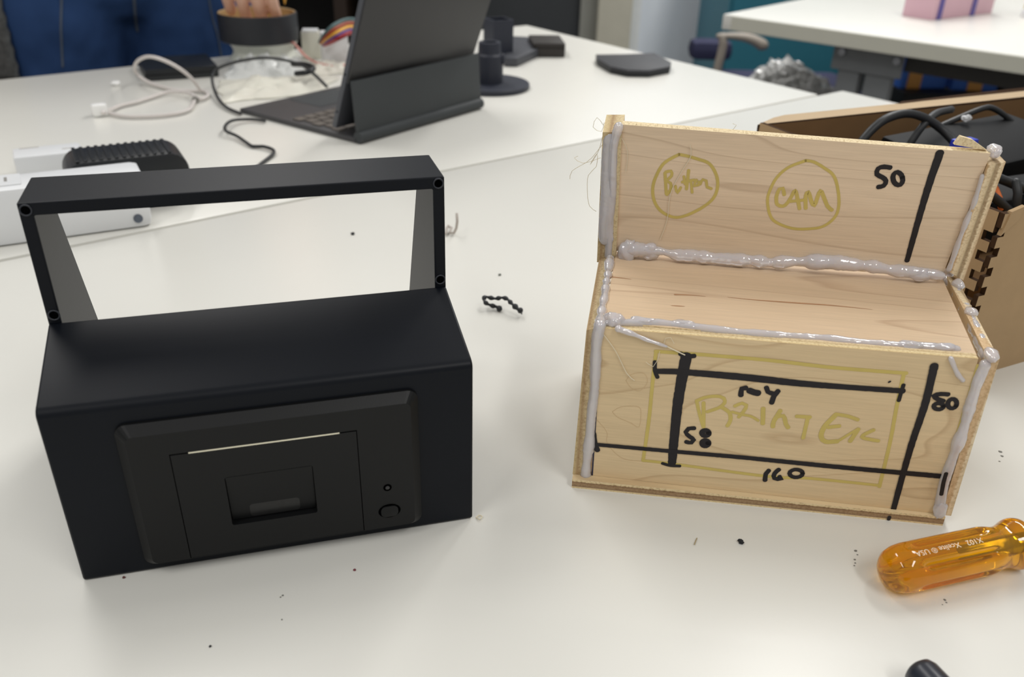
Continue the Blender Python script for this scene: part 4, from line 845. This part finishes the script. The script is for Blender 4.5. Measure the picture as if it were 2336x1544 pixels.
# ------------------------------------------------------------------ things round the neighbouring table
pk0 = at(2125, 47, 0); pkL = at(2046, 39, 0); pd = (at(2262, 30, 0)-pk0).normalized(); pe = Vector((-pd.y, pd.x, 0))
PM = fr(pk0, pd, pe); PINK = mat('pink_card', (214, 176, 188), .55, var=.04); PURP = mat('purple_ribbon', (86, 76, 150), .4)
pw, pl_ = .215, (pkL-pk0).length*1.02
pk = empty('pink_gift_box', PM, 'pink box tied with two purple ribbons on the neighbouring table', 'gift box')
bm = B(); box(bm, (0, 0, 0), (pw, pl_, .085), PM, bev=.0015); new('box', bm, PINK, pk, auto=40)
bm = B(); box(bm, (-.002, -.002, .070), (pw+.002, pl_+.002, .087), PM, bev=.0015); new('lid', bm, PINK, pk, auto=40)
for x in (.014, .132):
    bm = B(); box(bm, (x, -.0026, .0004), (x+.0135, pl_+.0026, .0882), PM, bev=.0004); new('ribbon', bm, PURP, pk)
bp_ = at(2345, 40, 0); bt = empty('white_jar', Matrix.Translation(bp_), 'small white jar with a yellow lid at the right edge of the neighbouring table', 'jar')
bm = B(); lathe(bm, [(0, 0), (.014, 0), (.015, .002), (.015, .012), (.012, .016), (0, .016)], Matrix.Translation(bp_), 24); new('body', bm, WHITE_PL, bt, auto=40)
bm = B(); lathe(bm, [(.0125, .016), (.0125, .028), (.011, .030), (0, .030)], Matrix.Translation(bp_), 24); new('lid', bm, mat('yellow_lid', (206, 196, 120), .5), bt, auto=40)
# teal cabinet and brown cabinet behind the table
TY = 3.0
x0 = atY(1657, 60, TY).x; x1 = atY(1948, 60, TY).x
TEAL = mat('teal_laminate', (44, 108, 126), .5, var=.04)
tcab = empty('teal_cabinet', Matrix.Translation(((x0+x1)/2, TY, FLOOR)), 'teal cabinet standing against the wall behind the neighbouring table', 'cabinet')
bm = B(); box(bm, (x0, TY, FLOOR), (x1+.42, TY+.5, .35), None, bev=.004); new('carcass', bm, TEAL, tcab)
for i in range(2):
    xa = x0+.01+i*.40; bm = B(); box(bm, (xa, TY-.014, FLOOR+.08), (xa+.39, TY-.001, .33), None, bev=.002); dr = new('cabinet_door', bm, TEAL, tcab)
    bm = B(); box(bm, (xa+(.34 if i == 0 else .03), TY-.03, .08), (xa+(.352 if i == 0 else .042), TY-.014, .22), None, bev=.002); new('handle', bm, STEEL, dr)
xb = atY(1948, 2, 2.85).x; bcab = empty('brown_crate', Matrix.Translation((xb+.2, 2.8, FLOOR)), 'brown wooden crate stack beyond the neighbouring table behind the pink box', 'crate')
bm = B(); box(bm, (xb+.05, 2.60, FLOOR), (xb+.8, 2.88, .0), None, bev=.004); new('body', bm, mat('brown_wood', (104, 74, 52), .7, stretch=(2, 20, 20)), bcab)
bm = B(); box(bm, (xb+.04, 2.59, -.03), (xb+.81, 2.89, .03), None, bev=.004); new('lid', bm, mat('brown_wood_lid', (110, 80, 58), .7, stretch=(2, 20, 20)), bcab)
# office chair
CHY = 2.35
def cy(x, y, Y=CHY): return atY(x, y, Y)
NAVY = mat('navy_fabric', (44, 46, 74), .8, bump=.2, bscale=600); ARM = mat('chair_arm_grey', (150, 142, 132), .5)
sc0 = cy(1690, 190); seat_z = cy(1735, 192).z
ch = empty('office_chair', Matrix.Translation((sc0.x, CHY, FLOOR)), 'navy office chair with a grey armrest behind the far table corner', 'office chair')
l0 = cy(1577, 90, 2.55); l1 = cy(1655, 90, 2.55)
bm = B(); box(bm, (l0.x, 2.52, seat_z+.02), (l1.x+.02, 2.60, l0.z), None, bev=.02); new('backrest', bm, NAVY, ch, auto=50)
bm = B(); box(bm, (l0.x+.03, 2.10, seat_z-.07), (l0.x+.41, 2.55, seat_z), None, bev=.025); new('seat', bm, NAVY, ch, auto=50)
bm = B(); tube(bm, [cy(1640, 82), cy(1670, 82), cy(1700, 85), cy(1722, 92), cy(1738, 102)], lambda t: .008+.010*t, 12, .01, squash=((0, 0, 1), .75)); new('armrest', bm, ARM, ch, smooth=True)
bm = B(); tube(bm, [cy(1648, 84), cy(1650, 100), cy(1645, 125), cy(1638, 150), cy(1632, 200)], .011, 10, .02); new('arm_post', bm, ARM, ch, smooth=True)
cxx = l0.x+.21; cyy = 2.33
bm = B(); lathe(bm, [(.025, FLOOR+.10), (.025, seat_z-.06)], Matrix.Translation((cxx, cyy, 0)), 16); new('column', bm, BLK_PLASTIC, ch)
for k in range(5):
    a_ = k*2*math.pi/5; d = Vector((math.cos(a_), math.sin(a_), 0)); c = Vector((cxx, cyy, FLOOR))
    bm = B(); tube(bm, [c+Vector((0, 0, .11)), c+d*.11+Vector((0, 0, .09)), c+d*.20+Vector((0, 0, .065))], .018, 8); lg = new('base_leg', bm, BLK_PLASTIC, ch)
    bm = B(); lathe(bm, [(0, -.02), (.026, -.02), (.027, 0), (.026, .02), (0, .02)], axis_matrix(c+d*.20+Vector((0, 0, .0275)), d.cross(Vector((0, 0, 1)))), 14); new('caster', bm, BLK_PLASTIC, lg)
# silver bag on the seat
bm = B(); pc_ = cy(1815, 190, 2.15); g = bmesh.ops.create_icosphere(bm, subdivisions=5, radius=1)
for v in g['verts']:
    d = v.co.copy(); k = 1+.16*abs(noise.noise(d*3.1))+.16*abs(noise.noise(d*7))-.1*abs(noise.noise(d*14))
    v.co = Vector((pc_.x+d.x*.105*k, pc_.y+d.y*.09*k, seat_z+.001+max(0, (d.z+.35))*.062*k*(1-.55*max(-.2, d.x))))
tag(new('silver_bag', bm, mat('silver_foil', (196, 196, 194), .16, .0, var=.12, vscale=60, trans=.25), auto=12), 'crumpled silver plastic bag lying on the navy chair seat', 'bag')
# dark low shelf under the neighbouring table with blue boxes
shY = 2.25
xs0 = atY(2055, 200, shY).x; xs1 = xs0+.75; zt = atY(2150, 204, shY).z
lsf = empty('low_shelf', Matrix.Translation((xs0+.3, shY+.2, FLOOR)), 'low black shelf unit under the neighbouring table', 'shelf')
BLK3 = mat('shelf_black', (22, 23, 25), .6)
bm = B(); box(bm, (xs0, shY-.03, zt-.03), (xs1, shY+.30, zt-.005), None, bev=.002); new('shelf_board', bm, BLK3, lsf)
bm = B(); box(bm, (xs0, shY+.28, FLOOR), (xs1, shY+.30, zt+.16), None); new('back_panel', bm, BLK3, lsf)
for x in (xs0, xs1-.02):
    bm = B(); box(bm, (x, shY-.03, FLOOR), (x+.02, shY+.28, zt-.03), None); new('side_panel', bm, BLK3, lsf)
BLUE = mat('blue_carton', (60, 112, 205), .5, var=.06); ORNG = mat('orange_band', (226, 162, 84), .55)
for i, (pa_, pb_, o0_, o1_, lab) in enumerate([(2068, 2180, 2082, 2116, 'blue carton with an ochre band, nearer the grey table legs, on the low shelf'), (2188, 2292, 2222, 2256, 'blue carton with an orange band at the right of the low shelf')]):
    xa = atY(pa_, 170, shY).x; xb_ = atY(pb_, 170, shY).x; M_ = Matrix.Translation((xa, shY+.02, zt-.005)) @ Matrix.Rotation(.12 if i == 0 else -.05, 4, 'Z'); W_ = xb_-xa
    r_ = empty('blue_carton', M_, lab, 'carton', 'blue cartons on the low shelf')
    bm = B(); box(bm, (0, 0, 0), (W_, .2, .09 if i == 0 else .11), M_, bev=.002); new('box', bm, BLUE, r_)
    oa = atY(o0_, 170, shY).x-xa; ob = atY(o1_, 170, shY).x-xa
    bm = B(); box(bm, (oa, -.002, -.0), (ob, .202, .092 if i == 0 else .112), M_, bev=.001); new('band', bm, ORNG, r_)
xg = atY(2296, 180, shY).x; gb = empty('grey_bin', Matrix.Translation((xg+.15, shY+.1, zt-.005)), 'dark grey bin at the right end of the low shelf', 'bin')
bm = B(); box(bm, (xg, shY, zt-.005), (xg+.25, shY+.25, zt+.12), None, bev=.01); new('body', bm, mat('bin_grey', (74, 74, 74), .6), gb, auto=40)
bm = B(); box(bm, (xg-.006, shY-.006, zt+.115), (xg+.256, shY+.256, zt+.128), None, bev=.004); new('rim', bm, mat('bin_rim', (84, 84, 84), .6), gb, auto=40)
# dark bookcase far behind the person
bx0 = atY(640, 40, 2.7).x-.9; bx1 = atY(1010, 40, 2.7).x
bk = empty('dark_bookcase', Matrix.Translation(((bx0+bx1)/2, 2.85, FLOOR)), 'dark brown bookcase behind the person and the tablet', 'bookcase')
DK = mat('dark_wood', (20, 16, 14), .6, stretch=(20, 20, 2)); DKB = mat('brown_upright', (44, 32, 24), .6, stretch=(20, 20, 2))
bm = B(); box(bm, (bx0, 3.0, FLOOR), (bx1, 3.03, .9), None); new('back_panel', bm, DK, bk)
for z_ in (FLOOR+.05, -.36, -.02, .36, .72, .88):
    bm = B(); box(bm, (bx0, 2.70, z_-.011), (bx1, 3.0, z_+.011), None); new('shelf_board', bm, DK, bk)
for x_ in (bx0, atY(765, 40, 2.7).x, bx1-.02):
    bm = B(); box(bm, (x_, 2.69, FLOOR), (x_+.035, 3.0, .9), None); new('upright', bm, DKB, bk)

# ------------------------------------------------------------------ the person behind the far table
PF = Vector((.60, -.80, 0)).normalized(); PL = Vector((-PF.y, PF.x, 0))   # facing; PL = the person's left, to our right
pcen = Vector((-.618, 1.446, FLOOR))
def pp(l, f, z): return pcen+PL*l+PF*f+Vector((0, 0, z))          # z above the floor
def loft(bm, secs, ns=20):
    """secs: (centre, rl, rf) stacked ellipses in the person's axes"""
    rings = []
    for c, rl, rf in secs:
        rings.append([bm.verts.new(c+PL*math.cos(a)*rl+PF*math.sin(a)*rf) for a in [2*math.pi*k/ns for k in range(ns)]])
    for a, b_ in zip(rings[:-1], rings[1:]):
        for k in range(ns): bm.faces.new((a[k], a[(k+1) % ns], b_[(k+1) % ns], b_[k]))
    bm.faces.new(rings[0][::-1]); bm.faces.new(rings[-1])
SKIN = mat('skin', (228, 186, 164), .5, var=.05, sss=.15)
JEANS = mat('dark_denim', (46, 72, 116), .85, var=.22, vscale=14, bump=.25, bscale=900, spec=.2)
bm = B()
# body: legs, trunk, neck, head
for s_ in (-1, 1):
    loft(bm, [(pp(s_*.10, -.02, .05), .035, .045), (pp(s_*.10, -.02, .12), .038, .042), (pp(s_*.10, -.03, .32), .055, .058), (pp(s_*.10, -.01, .48), .055, .058), (pp(s_*.095, 0, .70), .078, .085), (pp(s_*.09, 0, .84), .085, .095)])
    loft(bm, [(pp(s_*.10, -.05, .02), .035, .04), (pp(s_*.105, .02, .03), .042, .06), (pp(s_*.11, .04, .06), .035, .06)])
loft(bm, [(pp(0, 0, .78), .15, .09), (pp(0, 0, .88), .165, .105), (pp(0, 0, .98), .15, .10), (pp(0, .01, 1.08), .128, .085), (pp(0, .01, 1.22), .145, .10), (pp(0, 0, 1.34), .165, .095), (pp(0, -.01, 1.41), .12, .07), (pp(0, -.01, 1.44), .06, .055), (pp(0, .005, 1.52), .05, .052)])
loft(bm, [(pp(0, .03, 1.48), .035, .04), (pp(0, .04, 1.51), .052, .065), (pp(0, .03, 1.56), .064, .085), (pp(0, .025, 1.61), .071, .093), (pp(0, .02, 1.66), .070, .092), (pp(0, .015, 1.70), .052, .07), (pp(0, .01, 1.722), .02, .03)])
loft(bm, [(pp(0, .115, 1.575), .014, .022), (pp(0, .118, 1.59), .012, .018), (pp(0, .108, 1.62), .006, .012)], 10)
for s_ in (-1, 1): blob(bm, pp(s_*.072, .015, 1.60), .024, 2, 0, 0, (.5, .6, 1.1))
# arms; left hand reaches into the tub, right hand rests at the side
tubc = rc
hdir = RT.copy(); hdir.z = 0; hdir.normalize()
hback = Vector((-hdir.y, hdir.x, 0))
kn = tubc-hback*.026+Vector((0, 0, .098))+hdir*.005
def limb(bm, pts, r0, r1, ns=14): tube(bm, resample(pts, .02), lambda t: r0+(r1-r0)*t, ns)
limb(bm, [pp(.17, 0, 1.36), pp(.225, .05, 1.22), pp(.25, .13, 1.10)], .048, .040)
wr = kn+hback*.03+Vector((0, 0, .095))+hdir*.0
limb(bm, [pp(.25, .13, 1.10), pp(.25, .13, 1.10).lerp(wr, .5), wr], .041, .026)
limb(bm, [wr, kn.lerp(wr, .45), kn+Vector((0, 0, .012))], .026, .030)
FING = []
for k, (off, ln, bendf, rr) in enumerate([(-.035, .070, .004, .0086), (-.0148, .080, .000, .0093), (.0057, .083, -.002, .0093), (.0255, .074, .000, .0086)]):
    b0 = kn+hdir*off*1.0+Vector((0, 0, .010)); b1 = b0+Vector((0, 0, -ln*.48))-hback*.010; b2 = b0+Vector((0, 0, -ln*.85))+hback*.002; b3 = b0+Vector((0, 0, -ln))+hback*.010
    tube(bm, resample([b0, b1, b2, b3], .006), lambda t: rr*(1-.16*t), 12)
th0 = kn+hdir*.024+hback*.012+Vector((0, 0, .040)); tube(bm, resample([th0, kn+hdir*.034+hback*.024+Vector((0, 0, .015)), kn+hdir*.028+hback*.030+Vector((0, 0, -.015)), kn+hdir*.022+hback*.028+Vector((0, 0, -.032))], .006), lambda t: .0125-.003*t, 12)
blob(bm, kn.lerp(wr, .25)+Vector((0, 0, .004)), .03, 3, 0, 0, (1.25, .6, 1.2))
limb(bm, [pp(-.17, 0, 1.36), pp(-.24, -.02, 1.18), pp(-.27, .0, 1.05)], .048, .040)
limb(bm, [pp(-.27, .0, 1.05), pp(-.28, .06, .95), pp(-.275, .10, .84)], .040, .026)
rw = pp(-.275, .10, .84); blob(bm, rw+Vector((0, 0, -.045)), .036, 3, 0, 0, (.75, .75, 1.3))
for k in range(4):
    b0 = rw+PF*(-.026+.017*k)+Vector((0, 0, -.075)); tube(bm, resample([b0, b0+PL*.004+Vector((0, 0, -.035)), b0+PL*.016+Vector((0, 0, -.065))], .006), lambda t: .0090-.0015*t, 10)
b0 = rw+PF*.03+Vector((0, 0, -.03)); tube(bm, resample([b0, b0+PF*.018+Vector((0, 0, -.025)), b0+PF*.022+PL*.008+Vector((0, 0, -.05))], .006), .0105, 10)
person = new('person', bm, SKIN, loc=pcen, smooth=True)
tag(person, 'person in dark blue jeans standing behind the table, one hand reaching into the black tub', 'person')
rm = person.modifiers.new('skin', 'REMESH'); rm.mode = 'VOXEL'; rm.voxel_size = .003; rm.use_smooth_shade = True
sm = person.modifiers.new('soft', 'SMOOTH'); sm.iterations = 2; sm.factor = .4
# jeans
bm = B()
for s_ in (-1, 1):
    loft(bm, [(pp(s_*.105, -.02, .06), .062, .068), (pp(s_*.105, -.02, .25), .070, .075), (pp(s_*.105, -.01, .48), .076, .080), (pp(s_*.10, 0, .66), .098, .100), (pp(s_*.098, 0, .76), .108, .108), (pp(s_*.092, 0, .84), .108, .112)], 24)
loft(bm, [(pp(0, 0, .77), .170, .085), (pp(0, 0, .80), .185, .105), (pp(0, 0, .86), .192, .116), (pp(0, 0, .93), .185, .120), (pp(0, 0, 1.01), .158, .108)], 28)
jn = new('jeans', bm, JEANS, person, smooth=True)
rm = jn.modifiers.new('cloth', 'REMESH'); rm.mode = 'VOXEL'; rm.voxel_size = .007; rm.use_smooth_shade = True
sm = jn.modifiers.new('soft', 'SMOOTH'); sm.iterations = 6; sm.factor = .5
tx = bpy.data.textures.new('folds', 'CLOUDS'); tx.noise_scale = .05
dm = jn.modifiers.new('folds', 'DISPLACE'); dm.texture = tx; dm.strength = .012; dm.mid_level = .5
bpy.context.view_layer.update(); dg = bpy.context.evaluated_depsgraph_get()
je = jn.evaluated_get(dg); bvh = BVHTree.FromPolygons([je.matrix_world @ v.co for v in je.data.vertices], [tuple(p.vertices) for p in je.data.polygons])
SEAM = mat('seam_thread', (86, 96, 110), .8)
def seam(pts, r, m):
    hit = []
    for x, y in resample([Vector((a, b_, 0)) for a, b_ in pts], 8.0) and [(v.x, v.y) for v in resample([Vector((a, b_, 0)) for a, b_ in pts], 8.0)]:
        h_, nn, _, _ = bvh.ray_cast(EYE, ray(x, y).normalized())
        if h_: hit.append(h_+(nn if nn.dot(EYE-h_) > 0 else -nn)*.0004)
    if len(hit) > 2:
        bm = B(); tube(bm, hit, r, 6); new('seam', bm, m, jn)
seam([(141, -60), (140, 0), (139, 60), (141, 110), (143, 152)], .0016, SEAM)
seam([(303, -60), (306, 0), (309, 40), (314, 70)], .0022, SEAM)
seam([(470, -50), (482, 30), (496, 80), (505, 130)], .0013, SEAM)
# jumper, hair, shoes, open knit cardigan
bm = B(); loft(bm, [(pp(0, 0, .93), .185, .128), (pp(0, 0, .98), .175, .122), (pp(0, .01, 1.08), .150, .105), (pp(0, .01, 1.22), .165, .118), (pp(0, 0, 1.34), .185, .112), (pp(0, -.01, 1.405), .135, .082), (pp(0, -.01, 1.43), .075, .068)], 28)
for s_, A in ((1, [pp(.16, 0, 1.36), pp(.225, .05, 1.22), pp(.25, .13, 1.10), pp(.25, .13, 1.10).lerp(wr, .45)]), (-1, [pp(-.16, 0, 1.36), pp(-.24, -.02, 1.18), pp(-.27, 0, 1.05), pp(-.28, .06, .95)])): limb(bm, A, .060, .048)
jp = new('jumper', bm, mat('dark_jumper', (38, 40, 46), .9, bump=.3, bscale=500), person, smooth=True)
rm = jp.modifiers.new('cloth', 'REMESH'); rm.mode = 'VOXEL'; rm.voxel_size = .008; rm.use_smooth_shade = True
bm = B(); loft(bm, [(pp(0, -.035, 1.50), .062, .05), (pp(0, -.03, 1.58), .080, .068), (pp(0, -.012, 1.66), .082, .092), (pp(0, 0, 1.715), .062, .078), (pp(0, 0, 1.738), .025, .03)], 24); new('hair', bm, mat('dark_hair', (40, 28, 22), .5, stretch=(40, 40, 4)), person, smooth=True)
for s_ in (-1, 1):
    bm = B(); loft(bm, [(pp(s_*.11, .01, .001), .046, .13), (pp(s_*.11, .01, .03), .047, .13), (pp(s_*.11, .0, .055), .044, .115), (pp(s_*.108, -.03, .08), .045, .07), (pp(s_*.107, -.035, .10), .048, .06)], 24); new('shoe', bm, mat('shoe_leather', (46, 44, 44), .5), person, smooth=True)
for nm, s_ in (('eye', -1), ('eye', 1)):
    bm = B(); blob(bm, pp(s_*.03, .100, 1.612), .011, 2); new(nm, bm, mat('eye_white', (220, 216, 210), .2), person, smooth=True)
bm = B(); blob(bm, pp(0, .100, 1.545), .02, 2, 0, 0, (1, .5, .3)); new('mouth', bm, mat('lips', (170, 96, 88), .5), person, smooth=True)
# knit cardigan front hanging on our left of the jeans
KNIT = mat('knit_charcoal', (88, 90, 90), .85, var=.75, vscale=150)
bm = B(); gl = []; nu, nv_ = 26, 60
for j in range(nv_+1):
    row = []
    for i in range(nu+1):
        t = i/nu; z_ = .70+.62*(j/nv_); a_ = math.radians(132+t*86)
        rl, rf = .214, .150
        bmp = .0035*abs(math.sin(i*math.pi/2.0+ (j % 2)*math.pi/2))*abs(math.sin(j*math.pi/2.0))
        c = pp((rl+bmp)*math.cos(a_), -(rf+bmp)*math.sin(a_)*1.0, z_)
        row.append(bm.verts.new(c))
    gl.append(row)
for j in range(nv_):
    for i in range(nu): bm.faces.new((gl[j][i], gl[j][i+1], gl[j+1][i+1], gl[j+1][i]))
cg = new('cardigan', bm, KNIT, person, smooth=True); sd_ = cg.modifiers.new('thick', 'SOLIDIFY'); sd_.thickness = .006
# yellow pencil held in the hand
p0 = kn+hdir*.0375+hback*.012+Vector((0, 0, -.050)); p1 = p0+hdir*.012+hback*.01+Vector((0, 0, .14))
pcl = empty('yellow_pencil', Matrix.Translation(p0), 'yellow pencil held beside the fingers over the black tub', 'pencil')
bm = B(); lathe(bm, [(0, .0), (.0006, .0), (.0036, .014), (.0036, .145), (0, .145)], axis_matrix(p0, p1-p0), 6); new('barrel', bm, mat('pencil_yellow', (212, 160, 60), .4), pcl, auto=30)
bm = B(); lathe(bm, [(.0037, .145), (.0037, .158), (0, .158)], axis_matrix(p0, p1-p0), 12); new('eraser', bm, mat('eraser_pink', (200, 120, 116), .7), pcl, auto=30)
